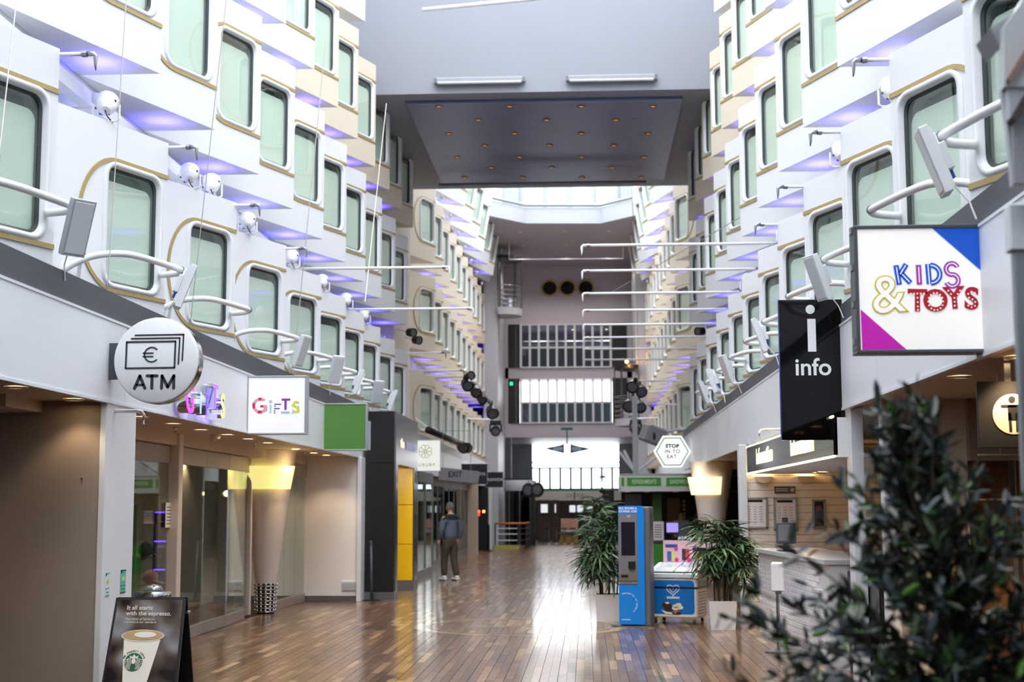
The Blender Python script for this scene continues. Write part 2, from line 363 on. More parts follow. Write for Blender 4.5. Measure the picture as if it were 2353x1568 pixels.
for side in (-1,1):
    sd='left' if side<0 else 'right'
    for r,z in enumerate((ZA,ZB,ZC)):
        for i,y in enumerate(FY):
            bay(side,y,z,'cream cabin window bay beyond the bridge, %s row of %s wall, %s along'%(('lowest','second','third')[r],sd,ORD[i]),i==0 and side<0,True,True)
            if r in (1,2) and i: UP.append((side,y,z,'far',('','second','third')[r],i))
    for i in range(8):
        y=42+2.75*i
        bay(side,y,ZD+.05,'white overhanging tilted cabin window beyond the bridge, %s side, %s along'%(sd,ORD[i]),False,False,True,tilt=-side*9,x=(-3.72 if side<0 else 2.05))
        UP.append((side,y,ZD+.05,'far','top',i))
for side,x0,x1 in ((-1,-5.1,-4.62),(1,2.95,3.4)):
    struct('wall_%s_flat'%('left' if side<0 else 'right'),MB().box(x0,34.95 if side>0 else 34.2,3.3,x1,37.4,10.3),CREAM,'flat cream wall strip under the bridge, %s side'%('left' if side<0 else 'right'))
# white duct in the gap between the two lower rows
for n,x in ((11,-4.98),(12,3.18)):
    struct('trim_%d'%n,MB().box(x,-2,5.6,x+.13,36,5.75),WHITE,'white square duct along the gap between window rows')
# violet uplights tucked under the bays
up_me=MB().lathe([(.03,0),(.045,.02),(.045,.09),(.04,.1)],n=12).mesh('housing',GREYW,'auto'); up_ds=MB().lathe([(.036,.101),(.0,.102)],n=12,cap=False).mesh('lens',VIOLED); up_st=MB().tube([(0,0,.04),(0,0,-.04),(-.5,0,-.04)],.012,6)
upLl,upRl=[MB().tube([(0,0,.04),(0,0,-.04),(sg*1.0,0,-.04)],.012,6).mesh('bracket',GREYW) for sg in (-1,1)]
upL=up_st.mesh('bracket',GREYW); upR=MB().tube([(0,0,.04),(0,0,-.04),(.5,0,-.04)],.012,6).mesh('bracket',GREYW)
lsh={}
def shared_up(key,energy):
    if key not in lsh:
        l=bpy.data.lights.new('violet_light','SPOT'); l.energy=energy; l.color=(.10,.078,1); l.shadow_soft_size=.05; l.spot_size=R(125); l.spot_blend=.8; lsh[key]=l
    return lsh[key]
for side,y,z,zone,rn,i in UP:
    x=(XL if side<0 else XR)
    if rn=='top': x=-3.72 if side<0 else 2.05
    dn=.42 if zone=='near' else .42
    loc=(x+side*.5,y-.42,z-.47-dn)
    o=thing('led_uplight','small violet uplight below %s row window bay, %s wall %s, %s along'%(rn,'left' if side<0 else 'right','near' if zone=='near' else 'beyond bridge',ORD[i]),'lamp',loc,'violet LED uplights under the window bays')
    link('housing',up_me,o); link('lens',up_ds,o); link('bracket',(upL if side<0 else upR) if rn!='top' else (upLl if side<0 else upRl),o)
    lo=bpy.data.objects.new('violet_light',shared_up(zone,17 if zone=='near' else 15)); COL.objects.link(lo); lo.parent=o; lo.location=(0,0,.115); lo.rotation_euler=(math.pi,0,0)

# ---------------- the bridge block across the hall ----------------
struct('wall_bridge',MB().box(-5.1,29.1,10.25,3.4,38.1,TOP),M('bridge_grey','#888d97',.6,var=.03,scale=1),'grey wall of the block bridging the hall')
BLUE=M('blue_grey_ceiling_board','#5a6890',.3,metal=.35,var=.08,scale=4)
cb=thing('ceiling_bridge','blue grey slatted ceiling under the bridge',None,(-.8,33,10.2),kind='structure')
y=29.6; cbm=MB().box(-2.93,0,0,2.93,.235,.05).mesh('ceiling_board',BLUE)
while y<36.9:
    o=link('ceiling_board',cbm,cb); o.location=Vector((-.84,y,10.19))-cb.location; y+=.243
DLR=MB().loft([[(.09*math.cos(2*math.pi*k/14),.09*math.sin(2*math.pi*k/14),0) for k in range(14)],[(.07*math.cos(2*math.pi*k/14),.07*math.sin(2*math.pi*k/14),-.015) for k in range(14)],[(.055*math.cos(2*math.pi*k/14),.055*math.sin(2*math.pi*k/14),0.0) for k in range(14)]])
brass=M('brass_ring','#8a6a3c',.35,metal=.6); dl_ring=DLR.mesh('rim',brass,True); dl_lens=MB().lathe([(.056,0),(0,.001)],n=14,cap=False).mesh('lens',EM('dim_bulb','#c98f4a',.6))
rows=[(640,(545,970,1400,1832)),(722,(783,1193,1608)),(803,(605,1000,1400,1803)),(875,(822,1210,1595)),(945,(655,1030,1403,1778)),(1008,(860,1223,1587)),(1068,(700,1050,1405,1760))]
for i,(yy,xs) in enumerate(rows):
    for j,xx in enumerate(xs):
        p=at(800+xx*.3825,yy*.3825,z=10.186)
        o=thing('bridge_downlight','brass downlight in blue bridge ceiling, %s row from the front, %s from left'%(ORD[i],ORD[j]),'lamp',p,'downlights in the bridge ceiling')
        link('rim',dl_ring,o); link('lens',dl_lens,o)
for i,(a,b) in enumerate(((1001,1203),(1304,1507))):
    p,q=at(a,185,y=29.0),at(b,183,y=29.0)
    o=thing('wall_luminaire','long grey tube luminaire on the bridge wall, %s one'%('left' if i==0 else 'right'),'lamp',((p.x+q.x)/2,29.0,10.43),'tube luminaires on the bridge wall')
    MB().bev(p.x,28.95,10.42,q.x,29.08,10.56,b=.03).build('housing',GREY,o); MB().tube([(p.x+.05,28.95,10.43),(q.x-.05,28.95,10.43)],.03,8).build('tube',LGREY,o)
    for x in (p.x-.03,q.x-.02): bx('end_cap',DSTEEL,o,x,28.97,10.44,x+.05,29.06,10.54)
    if i:
        for k in range(5): x=p.x+(q.x-p.x)*(k+1)/6; bx('clip',DSTEEL,o,x-.01,28.935,10.40,x+.01,28.96,10.46)

# ---------------- far end of the hall ----------------
FARW=M('far_grey_wall','#bdb7c2',.6,var=.03,scale=1)
wf=thing('wall_far','grey far end wall with balconies and portholes',None,(0,66,0),kind='structure')
for a in ((-5.1,66,10.08,3.4,66.4,12.8),(-5.1,66,7.56,3.4,66.4,8.06),(-5.1,66,4.85,3.4,66.4,5.5),(-5.1,66,5.5,-3.57,66.4,10.08),(1.9,66,5.5,3.4,66.4,10.08)): bx('wall_panel',FARW,wf,*a)
for a in ((-5.1,66,0,-3.45,66.4,4.85),(2.15,66,0,3.4,66.4,4.85)): bx('dark_pillar',DGREY,wf,*a)
struct('column_left_far',MB().bev(-4.35,60.5,0,-3.72,66,TOP,b=.05),LGREY); struct('column_right_far',MB().bev(2.12,60.5,0,2.75,66,TOP,b=.05),LGREY)
struct('ceiling_far',MB().prism([(-5.1,66,12.8),(-5.1,52.5,12.8),(-3.75,54,12.8),(-2.31,55.7,12.8),(.64,55.9,12.8),(2.13,54.2,12.8),(3.4,52.5,12.8),(3.4,66,12.8)],(0,0,.25)),M('gallery_soffit','#b0acb4',.6))
pp=[(-5.1,52.4),(-3.75,53.95),(-2.31,55.65),(.64,55.85),(2.13,54.15),(3.4,52.4)]
par=thing('trim_21','white faceted gallery parapet at the far end',None,(0,55,12.8),kind='structure')
for (a,b),(c,d) in zip(pp,pp[1:]): MB().prism([(a,b,12.78),(c,d,12.78),(c,d+.12,12.78),(a,b+.12,12.78)],(0,0,.62)).build('parapet_panel',M('parapet_grey','#a4a9b0',.5),par)
MB().tube([(a,b-.05,13.5) for a,b in pp],.06,8).build('handrail',GREY,par,True)
struct('wall_gallery',MB().box(-5.1,64,13.05,3.4,64.2,TOP),M('gallery_wall','#98a09f',.5))
for k in range(7): bx('window_%d'%(300+k),GREY,None,-4+k*1.1,63.9,13.05,-3.94+k*1.1,64,TOP)['kind']='structure'
BRS=M('polished_brass','#b99a55',.3,metal=.8)
for i,x in enumerate((-1.64,-.81,.036)):
    o=thing('window_%d'%(310+i),'round brass rimmed porthole on far wall, %s of three'%ORD[i],None,(x,66,11.77),kind='structure')
    MB().loft([[(x+r*math.cos(2*math.pi*k/28),y,11.77+r*math.sin(2*math.pi*k/28)) for k in range(28)] for r,y in ((.385,65.98),(.375,65.9),(.32,65.9),(.31,65.98))]).build('rim',BRS,o,True)
    MB().lathe([(.32,0),(0,.001)],(x,65.96,11.77),28,(0,-1,0),cap=False).build('dark_glass',BLACKG,o)
def balcony(n,z0,z1,lab,bright):
    o=thing('window_%d'%n,lab,None,(-.85,66,z0),kind='structure'); zm=z0+(z1-z0)*.46
    xs=[at(1197+20.6*i,800,y=66).x for i in range(11)]
    for i,x in enumerate(xs):
        bx('mullion',GREYW,o,x-.05,65.93,z0,x+.05,66.02,z1)
    for a,b in zip(xs,xs[1:]):
        bx('balustrade_pane',SMOKE,o,a+.04,65.97,z0+.03,b-.04,65.985,zm-.03)
    bx('rail',GREYW,o,xs[0],65.92,zm-.04,xs[-1],66.03,zm+.04); bx('sill',GREYW,o,xs[0],65.92,z0-.02,xs[-1],66.03,z0+.04); bx('head',GREYW,o,xs[0],65.92,z1-.05,xs[-1],66.03,z1)
    bx('side_panel',BLACK,o,-3.57,65.95,z0,xs[0]-.06,66.0,z1); bx('side_post',DSTEEL,o,-3.25,65.93,z0,-3.18,65.96,z1)
    bx('side_panel',BLACK,o,xs[-1]+.06,65.95,z0,1.9,66.0,z1)
    bx('deck',GREY,o,-4.5,66.3,z0-.3,2.5,70,z0-.02)
    if not bright:
        bx('back_wall',GREY,o,-4.5,69.8,z0,2.5,70,z1+.2)
        for k in range(3): bx('inner_rail',LGREY,o,-3,67.5+k*.6,zm+.15+k*.22,1.6,67.55+k*.6,zm+.2+k*.22)
    return o
balcony(320,8.06,10.08,'upper glazed balcony with white mullions on far wall',False)
balcony(321,5.5,7.56,'lower glazed balcony with white mullions and daylight behind',True)
struct('wall_far_left_return',MB().box(-5.3,66.4,0,-4.5,76,10.3),GREY); struct('wall_far_right_return',MB().box(2.5,66.4,0,3.4,76,10.3),GREY)
struct('ceiling_pub',MB().box(-5.1,66.4,4.95,3.4,76,5.2),LGREY)
struct('ceiling_gallery',MB().box(-5.1,66.4,10.1,3.4,70.2,10.4),GREY)
# end window
fw_=thing('window_330','tall daylight window wall above the pub at the far end',None,(-.6,76,2.5),kind='structure')
GRN=M('green_grey_mullion','#4f6a66',.4)
for k in range(10):
    x=-3.02+.545*k; bx('mullion',GRN,fw_,x-.055,75.93,2.5,x+.055,76.02,3.72)
for z in (2.55,3.72,4.0): bx('transom',GRN,fw_,-4.5,75.93,z-.04,2.5,76.02,z+.04)
for k in range(9):
    x=-3.02+.545*k; bx('pane',glass('hazy_glass','#d3d8de',.03) if k==0 else _m['hazy_glass'],fw_,x+.02,75.98,2.57,x+.525,75.99,3.7)
struct('wall_end',MB().box(-5.1,76,-.2,3.4,76.3,2.5),DGREY)
struct('wall_end_left',MB().box(-5.1,75.8,2.5,-2.85,76.3,5.0),LGREY); struct('wall_end_right',MB().box(1.7,75.8,2.5,3.4,76.3,5.0),LGREY)

struct('wall_far_left_low',MB().box(-10,66,-.2,-5.0,66.3,3.4),DGREY); struct('wall_far_right_low',MB().box(3.3,66,-.2,7,66.3,3.5),DGREY)

gdl=[(x,y) for x in (-2.6,-.8,1.0) for y in (57.5,60.5,63.5)]

# ---------------- left side: alcove, gift shop front ----------------
def shadeless_frame(o,ux,uz): return (Vector(o),Vector(ux).normalized(),Vector(uz).normalized())
def flat(mb,fr,pts,lift=.002,th=.0015):
    "flat print: 2D outline on a sign face, given in the face's own metres"
    o,u,v=(Vector(q) for q in fr); n=u.cross(v); P=[o+u*a+v*b+n*lift for a,b in pts]; mb.prism(P,n*th); return mb
def circ(cx,cy,r,n=28,ry=None): return [(cx+r*math.cos(2*math.pi*k/n),cy+(ry or r)*math.sin(2*math.pi*k/n)) for k in range(n)]
def rect(a,b,c,d): return [(a,b),(c,b),(c,d),(a,d)]
def stroke(p,q,w):
    p=Vector(p);q=Vector(q);d=(q-p).normalized()*w/2; n=Vector((-d.y,d.x)); P=[]
    for c,sg in ((q,1),(p,-1)):
        for k in range(7):
            t=math.pi*(.5-k/6); P.append(tuple(c+sg*(d*math.cos(t)+n*math.sin(t))))
    return P
def prt(name,mat,parent,fr,*shapes,lift=.002,th=.0015):
    m=MB()
    for s in shapes: flat(m,fr,s,lift,th)
    return m.build(name,mat,parent)
def arcband(cx,cy,r,w,a0,a1,n=24):
    A=[R(a0+(a1-a0)*k/n) for k in range(n+1)]
    return [[(cx+r2*math.cos(t),cy+r2*math.sin(t)) for t,r2 in ((A[k],r+w/2),(A[k+1],r+w/2),(A[k+1],r-w/2),(A[k],r-w/2))] for k in range(n)]

struct('wall_alcove',MB().box(-10,12.08,0,-4.14,12.84,2.57),TAUPE,'end wall of the cash machine alcove, dim warm light painted as taupe')  # taupe has the dim warm light of the alcove put into its colour
struct('wall_alcove_side',MB().box(-6.6,-8,0,-6.5,12.08,2.57),TAUPE)
struct('column_pier',MB().bev(-4.145,12.06,0,-4.085,12.86,2.56,b=.008),WHITE,'white pier face between alcove and gift shop')
struct('trim_31',MB().box(-6.5,11.3,2.47,-4.66,12.08,2.57),SOFF)
bx('screw',DSTEEL,None,-4.3,12.065,1.9,-4.29,12.08,1.91)['kind']='structure'
bpy.data.objects['screw'].name='trim_32'
# shop shell
struct('wall_shop_back',MB().box(-8.6,12.84,0,-8.5,25.7,2.57),M('shop_back','#cfc8bd',.6),'pale back wall inside the gift shop')
struct('wall_transverse',MB().box(-10,25.68,.1,-4.09,25.98,2.57),M('panel_white','#f0eeea',.5),'white end panel beside the gift shop glazing')
struct('baseboard_left',MB().box(-10,25.66,0,-4.09,25.98,.1),STEEL); struct('trim_33',MB().bev(-4.1,25.62,0,-4.02,26.05,2.56,b=.006),GREYW)
o=tag(MB().bev(at(785,1350,y=25.65).x,25.655,.19,at(825,1350,y=25.65).x,25.68,.36,b=.005).build('vent_grille',GREYW),'small white vent grille low on the white end panel','vent')
for k in range(6): bx('slat',LGREY,o,o.data.vertices[0].co.x+.02,25.648,.21+.022*k,-4.09,25.656,.218+.022*k)
lint=thing('trim_34','beige lintel above the gift shop glazing',None,(-5.1,12.9,2.42),kind='structure')
for a,b in ((12.86,17.45),(17.62,22.4),(22.4,25.66)): bx('lintel_panel',SOFF,lint,-5.35,a,2.42,-5.02,b,2.57)
for i,(a,b) in enumerate(((17.45,17.62),(22.36,22.46))): struct('column_jamb' if i else 'column_post',MB().bev((-5.14,-5.32)[i],a,0,(-4.99,-5.24)[i],b,2.57,b=.01),M('cream_jamb','#e3dacd',.45))
RAILM=M('taupe_metal_rail','#a79d94',.4,metal=.3)
def leaf(y0,y1,x0,x1,lab):
    o=thing('glass_door',lab,'door',((x0+x1)/2,(y0+y1)/2,0),'folding glass doors of the gift shop')
    d=Vector((x1-x0,y1-y0,0)); n=Vector((d.y,-d.x,0)).normalized()*.018; a=Vector((x0,y0,0))+d*.004; b=Vector((x1,y1,0))-d*.004
    def slab(nm,z0,z1,mat,k=1): MB().prism([a-n*k+Vector((0,0,z0)),b-n*k+Vector((0,0,z0)),b+n*k+Vector((0,0,z0)),a+n*k+Vector((0,0,z0))],(0,0,z1-z0)).build(nm,mat,o)
    slab('bottom_rail',.005,.15,RAILM,1.6); slab('top_rail',2.2,2.41,RAILM,1.6); slab('pane',.15,2.2,CLEAR,.3)
    return o
lv=[(12.9,14.4,-5.12,-5.12),(14.4,15.95,-5.12,-5.12),(15.95,17.44,-5.12,-5.12),(17.66,19.1,-5.05,-5.12),(19.1,20.35,-5.12,-5.12),(20.35,21.55,-5.12,-5.15),(21.6,22.35,-5.3,-5.3),(23.3,24.1,-5.08,-5.08),(24.1,24.9,-5.08,-5.06),(24.9,25.62,-5.06,-5.04)]
ln_=['nearest folding glass door leaf behind the white pier','second folding glass door leaf from the white pier','glass door leaf just before the cream post','glass door leaf just past the cream post','second glass door leaf past the cream post','third glass door leaf past the cream post','set back glass leaf beside the tapered column','glass door leaf just behind the tapered column','middle glass door leaf beyond the tapered column','last glass door leaf before the white end panel']
for a,l in zip(lv,ln_): leaf(*a,l)
# tapered column with lamp shade and beaded chrome foot
cxx,cyy=-5.09,22.8
col=thing('tapered_column','white inverted cone column with glowing shade beside shop glass','column',(cxx,cyy,0))
MB().lathe([(.165,.47),(.22,.85),(.33,1.7),(.455,2.565)],(cxx,cyy,0),32).build('shaft',M('column_plaster','#e6ddd2',.5),col,'auto')
MB().lathe([(.14,0),(.15,.47)],(cxx,cyy,0),24).build('foot_core',M('bronze','#4c4032',.4,metal=.7),col,'auto')
for k in range(8):
    z=.035+.057*k; r=.135+.003*k; m=MB().loft([[(cxx+(r+q)*math.cos(2*math.pi*j/20),cyy+(r+q)*math.sin(2*math.pi*j/20),z+h) for j in range(20)] for q,h in ((.0,-.012),(.03,-.008),(.03,.0),(.0,.004))])
    for j in range(14): t=2*math.pi*j/14; m.ball((cxx+(r+.022)*math.cos(t),cyy+(r+.022)*math.sin(t),z+.02),.02,8,6)
    m.build('bead_ring',CHROME,col,True)
def shade_mat():
    m=M('glowing_shade','#efe7b4',.5,emit=.5,ecol='#f2e88e',var=0); return m
SHADE=shade_mat()
def shade(parent,cx,cy,z0,z1,r0,r1,a0,a1):
    m=MB(); A=[R(a0+(a1-a0)*k/16) for k in range(17)]; L=[]
    for r,z in ((r0,z0),(r1,z1),(r1-.03,z1),(r0-.03,z0)): L.append([(cx+r*math.cos(t),cy+r*math.sin(t),z) for t in A])
    n=17; m.add([p for l in L for p in l],[(i*n+k,i*n+k+1,((i+1)%4)*n+k+1,((i+1)%4)*n+k) for i in range(4) for k in range(n-1)]+[(0,n,2*n,3*n),(n-1,2*n-1,3*n-1,4*n-1)])
    return m.build('lamp_shade',SHADE,parent,'auto')
shade(col,cxx,cyy,1.95,2.31,.44,.52,-128,-22)
lamp('column_light',(cxx+.5,cyy-.35,2.36),.5,'#ffd9a0',.05,col); lamp('column_light',(cxx+.48,cyy-.42,1.88),.8,'#ffd9a0',.05,col)
# soffit downlights
dw_ring=DLR.mesh('rim',GREYW,True); dw_lens=MB().lathe([(.06,-.004),(0,-.003)],n=14,cap=False).mesh('lens',WARML)
def downlight(p,lab,grp,e=14,col='#ffdcb0',beam=110):
    o=thing('downlight',lab,'lamp',p,grp); link('rim',dw_ring,o); link('lens',dw_lens,o)
    if e: lamp('downlight_beam',(p[0],p[1],p[2]-.03),e,col,.05,o,'SPOT',beam,(0,0,-1))
    return o
dpx=[(37,890,'nearest, over the alcove'),(170,918,'second, over the alcove'),(321,959,'first past the white pier'),(398,975,'second past the white pier'),(462,989,'third past the white pier'),(522,1000,'fourth past the white pier'),(571,1010,'fifth past the white pier'),(615,1019,'above the tapered column'),(680,1033,'just past the tapered column'),(721,1042,'first by the white end panel'),(750,1047,'second by the white end panel'),(777,1053,'last by the white end panel')]
for i,(a,b,l) in enumerate(dpx): downlight(at(a,b,z=2.566),'warm recessed downlight in left soffit, '+l,'downlights in the left soffit',(9 if i<8 else 20) if i>1 else 7)
spm=MB().lathe([(.03,0),(.03,-.012),(.01,-.015),(.01,-.05),(.022,-.055),(.022,-.06)],n=10).mesh('ceiling_sprinkler',CHROME,True)
for i,(a,b) in enumerate(((403,983),(488,1003),(586,1019),(700,1040))):
    tag(link('ceiling_sprinkler',spm,None,loc=at(a,b,z=2.568)),'small chrome sprinkler head in the left soffit, %s from the pier'%ORD[i],'sprinkler','sprinkler heads in the left soffit')
tag(MB().lathe([(.07,0),(.07,-.02),(.05,-.05),(.02,-.055)],at(495,1000,z=2.568),16).build('smoke_detector',GREYW,None,'auto'),'round white smoke detector in the left soffit','detector')
# a lamp in the shop
for i,(x,y) in enumerate(((-6.6,15),(-6.6,19),(-6.6,23.5))): downlight((x,y,2.565),'recessed downlight inside the gift shop, %s one'%ORD[i],'downlights inside the gift shop',45)
downlight((-5.3,10.2,2.566),'warm fill lamp added in left soffit, deep in the alcove','downlights in the left soffit',16,'#ffcf9a',150)  # lamp added to lift the alcove walls, no such source known
struct('wall_shop_partition',MB().box(-6.75,19.9,0,-6.65,25.6,2.57),M('shop_back','#cfc8bd',.6),'pale partition wall inside the gift shop')
# ---- things in the gift shop
GREENC=M('green_cloth','#1e3d28',.8,bump=.3,scale=60); PINKC=M('pink_cloth','#d79aa0',.8,bump=.3,scale=60)
def cap_(p,mat,lab):
    o=thing('baseball_cap',lab,'cap',p); x,y,z=p
    MB().ball((x,y,z),.1,14,8,(1,1,.95)).build('crown',mat,o,True)
    m=MB(); A=[R(-62+124*k/10) for k in range(11)]
    vs=[(x+.09*math.cos(t),y-.0+.095*math.sin(t),z-.035) for t in A]+[(x+.1+.1*math.cos(t*.9),y+.08*math.sin(t),z-.075) for t in A]
    m.add(vs,[(k,k+1,12+k,11+k) for k in range(10)]); m.build('visor',mat,o,True); MB().ball((x,y,z+.095),.012,8,6).build('button',mat,o)
cap_((-5.62,18.2,1.13),GREENC,'dark green baseball cap on a peg behind shop glass'); cap_((-5.62,18.45,.77),PINKC,'pink baseball cap on the lower peg behind shop glass')
ps=thing('peg_stand','steel peg stand holding the caps behind shop glass','stand',(-5.75,18.35,0))
MB().tube([(-5.8,18.35,0),(-5.8,18.35,1.7)],.02).build('pole',STEEL,ps); MB().lathe([(.2,0),(.2,.02),(.02,.03)],(-5.8,18.35,0),20).build('base',STEEL,ps,'auto')
for y,z in ((18.2,1.03),(18.45,.67)): MB().tube([(-5.8,18.35,z),(-5.7,y,z),(-5.45,y,z),(-5.42,y,z+.03)],.008,6).build('peg',STEEL,ps)
gc=thing('shop_counter','dark green shop counter behind the glass','counter',(-6.6,17.4,0)); bx('body',M('green_laminate','#1d4a26',.4),gc,-7.2,16.4,.05,-6.1,19.6,.95,b=.02); bx('top',M('dark_top','#2b2018',.3),gc,-7.25,16.35,.95,-6.05,19.65,1.0,b=.01)
# violet lit display frame with bags
vf=thing('lit_display_frame','violet LED edged display frame beside the cream post','display',(-5.45,18.9,0))
LEDV=EM('violet_led_edge','#5a34ff',3.0)
for z in (.32,.85,1.22,1.6): MB().tube([(-5.7,18.85,z),(-5.42,18.85,z)],.011,6).build('led_shelf_edge',LEDV,vf)
MB().tube([(-5.42,18.85,0),(-5.42,18.85,1.57),(-5.45,18.85,1.6)],.011,6).build('led_post',LEDV,vf); bx('back_board',DGREY,vf,-5.75,18.95,0,-5.42,18.98,1.62)
MB().tube([(-5.3,14.72,.1),(-5.3,14.72,1.6)],.014,6).build('led_post',LEDV,vf)
bx('foot',DGREY,vf,-5.34,14.68,0,-5.26,14.76,.1)
def bag(p,mat,lab,w=.22,h=.3):
    o=thing('bag',lab,'bag',p); x,y,z=p
    MB().bev(x-w/2,y-.06,z,x+w/2,y+.04,z+h,b=.035).build('body',mat,o,'auto'); MB().tube([(x-.05,y-.01,z+h-.02),(x-.04,y-.01,z+h+.05),(x+.04,y-.01,z+h+.05),(x+.05,y-.01,z+h-.02)],.008,6).build('handle',mat,o); bx('pocket',mat,o,x-w/2+.02,y-.075,z+.03,x+w/2-.02,y-.055,z+h*.5,b=.008)
bag((-5.57,18.86,.87),M('blue_nylon','#26407a',.6,bump=.4,scale=40),'blue bag on middle shelf of the violet lit frame'); bag((-5.57,18.86,.35),M('purple_knit','#6a3f7e',.9,bump=.5,scale=50),'purple bag on lower shelf of the violet lit frame',.22,.36); bag((-5.57,18.86,1.24),M('dark_red_cloth','#5c2030',.8,bump=.3),'dark red bag on top shelf of the violet lit frame',.2,.26)
o=tag(bx('notice_sheet',M('paper','#f1efe8',.7),None,-5.09,at(388,1190,x=-5.09).y-.15,1.42,-5.085,at(388,1190,x=-5.09).y+.15,1.72),'white notice sheet stuck on the shop glass','notice')
PRN=M('grey_print','#6b6b6b',.7)
for k in range(6): bx('print_line',PRN,o,-5.084,o.data.vertices[0].co.y+.04,1.46+.04*k,-5.0835,o.data.vertices[0].co.y+.26,1.472+.04*k)
# stickers on the pier
MINT=M('mint_print','#57b9a4',.5); PALE=M('pale_mint_print','#cfe3e6',.5); NAVY=M('navy_print','#1d3a57',.5)
for i,(a,b,c,d,mt) in enumerate(((241,1316,252,1371,PALE),(276,1309,289,1364,MINT))):
    p,q=at(a,d,x=-4.083),at(c,b,x=-4.083); o=tag(bx('safety_sticker',mt,None,-4.084,p.y,p.z,-4.081,q.y,q.z),('pale' if i==0 else 'green')+' narrow safety sticker on the white pier','sticker','stickers on the white pier')
    w=q.y-p.y; h=q.z-p.z; fr=((-4.0805,p.y,p.z),(0,1,0),(0,0,1))
    prt('print',NAVY,o,fr,rect(.02*w,.86*h,.25*w,.98*h),rect(.05*w,.3*h,.3*w,.34*h),rect(.55*w,.3*h,.85*w,.34*h),rect(.2*w,.15*h,.8*w,.18*h),lift=0)
    prt('emblem',M('yellow_print','#d8c862',.5),o,fr,circ(.5*w,.6*h,.28*w,16,.11*h),lift=0); prt('edge_print',MINT if i==0 else NAVY,o,fr,rect(0,0,w,.05*h),rect(0,.95*h,w,h),lift=0)

# ---------------- left signs ----------------
SIGNW=M('sign_white','#eef0f3',.3,var=.01); INK=M('sign_ink','#2b2f36',.5)
ac=at(358,828,y=12.0); o=thing('atm_sign','round white ATM sign with euro banknote icon','sign',(ac.x,12.0,ac.z-.36))
MB().lathe([(.352,.0),(.362,.006),(.364,.03)],(ac.x,12.0,ac.z),56,(0,1,0)).build('face',SIGNW,o,'auto')
MB().lathe([(.366,.025),(.371,.03),(.371,.15),(.36,.155)],(ac.x,12.0,ac.z),56,(0,1,0)).build('rim',CHROME,o,'auto')
bx('bracket',DGREY,o,-4.12,12.05,ac.z-.155,ac.x-.2,12.11,ac.z+.155)
sc_=12.0/3300; fr=((ac.x,12.0,ac.z),(1,0,0),(0,0,1))
def apx(x,y): return ((x-358)*sc_,-(y-828)*sc_)
def pl(pts,w): return [stroke(apx(*a),apx(*b),w) for a,b in zip(pts,pts[1:])]
w=.0155
prt('banknote_icon',INK,o,fr,*pl([(288,785),(404,784),(403,846),(287,847),(288,785)],w)); prt('banknote_icon',INK,o,fr,*pl([(299,777),(414,776),(412,837)],w*.85)); prt('banknote_icon',INK,o,fr,*pl([(308,769),(423,768),(421,829)],w*.85))
prt('euro_icon',INK,o,fr,*arcband(*apx(348,815),.062,.0125,42,318),stroke(apx(328,811.5),apx(351,811.5),.012),stroke(apx(328,819.5),apx(351,819.5),.012))
wl=.026
prt('letter_a',INK,o,fr,*pl([(309,894),(321.5,865),(334,894)],wl),*pl([(314,886),(329,886)],.02)); prt('letter_t',INK,o,fr,*pl([(338.5,865),(362,865)],wl),*pl([(350.3,865),(350.3,894)],wl)); prt('letter_m',INK,o,fr,*pl([(373.5,894),(374,865),(388,891),(402,865),(402,894)],wl))
# raised GIFTS letters along the fascia
o=thing('gifts_letters','raised violet lit Gifts letters along the left fascia','sign',(-4.0,14.8,2.58))
gl=[('G',14.12,2.73,.42,'#d83adf'),('i',14.52,2.72,.34,'#7aa8ff'),('F',14.78,2.71,.3,'#5a46e8'),('T',15.1,2.82,.36,'#8a5cf2'),('S',15.42,2.74,.36,'#e6e06a')]
for c,y,z,s,hx in gl:
    L=text('letter',c,s,CHROME,o,(-4.0,y,z),(90,0,90),ext=.05,off=.006); text('letter_face',c,s,M('lit_'+hx[1:],hx,.4,emit=.9,var=0),L,(-3.945,y,z),(90,0,90),ext=.003,off=.004)
bx('letter_plinth',M('lit_pale_violet','#9f9cf0',.4,emit=.5,var=0),o,-4.03,14.98,2.585,-3.97,15.28,2.65)
m=MB()
for y in (14.15,14.6,15.1,15.4): m.tube([(-4.08,y,2.72),(-4.0,y,2.72)],.012,6)
m.build('standoff',STEEL,o)
lamp('halo',(-4.03,14.5,2.66),1.2,'#8a5cff',.03,o); lamp('halo',(-4.03,15.2,2.66),1.2,'#8a5cff',.03,o)
# Gifts light box
def lightbox(name,lab,x0,x1,z0,z1,y,d,frame_mat,face_mat,fw=.022,cat='sign'):
    o=thing(name,lab,cat,((x0+x1)/2,y,z0)); m=MB()
    for a in ((x0,y,z0,x1,y+d,z0+fw),(x0,y,z1-fw,x1,y+d,z1),(x0,y,z0+fw,x0+fw,y+d,z1-fw),(x1-fw,y,z0+fw,x1,y+d,z1-fw)): bx('frame_bar',frame_mat,o,*a,b=.004)
    bx('back',frame_mat,o,x0+fw,y+d-.02,z0+fw,x1-fw,y+d,z1-fw); bx('face',face_mat,o,x0+fw-.004,y+.012,z0+fw-.004,x1-fw+.004,y+.02,z1-fw+.004)
    return o
ALU=M('aluminium_frame','#b4b8c0',.35,metal=.5); WFACE=M('lit_white_face','#f1f3f6',.4,emit=.14,var=0)
o=lightbox('gifts_sign','square white light box with colourful Gifts lettering','x' and -4.09,-3.36,2.53,3.24,17.1,.16,ALU,WFACE)
bx('bracket',ALU,o,-4.12,17.16,2.8,-4.09,17.22,3.0)
k17=17.1/3300; g0=at(634,933,y=17.1); fr=((g0.x,17.112,g0.z),(1,0,0),(0,0,1)); gp=lambda x,y:((x-634)*k17,-(y-933)*k17)
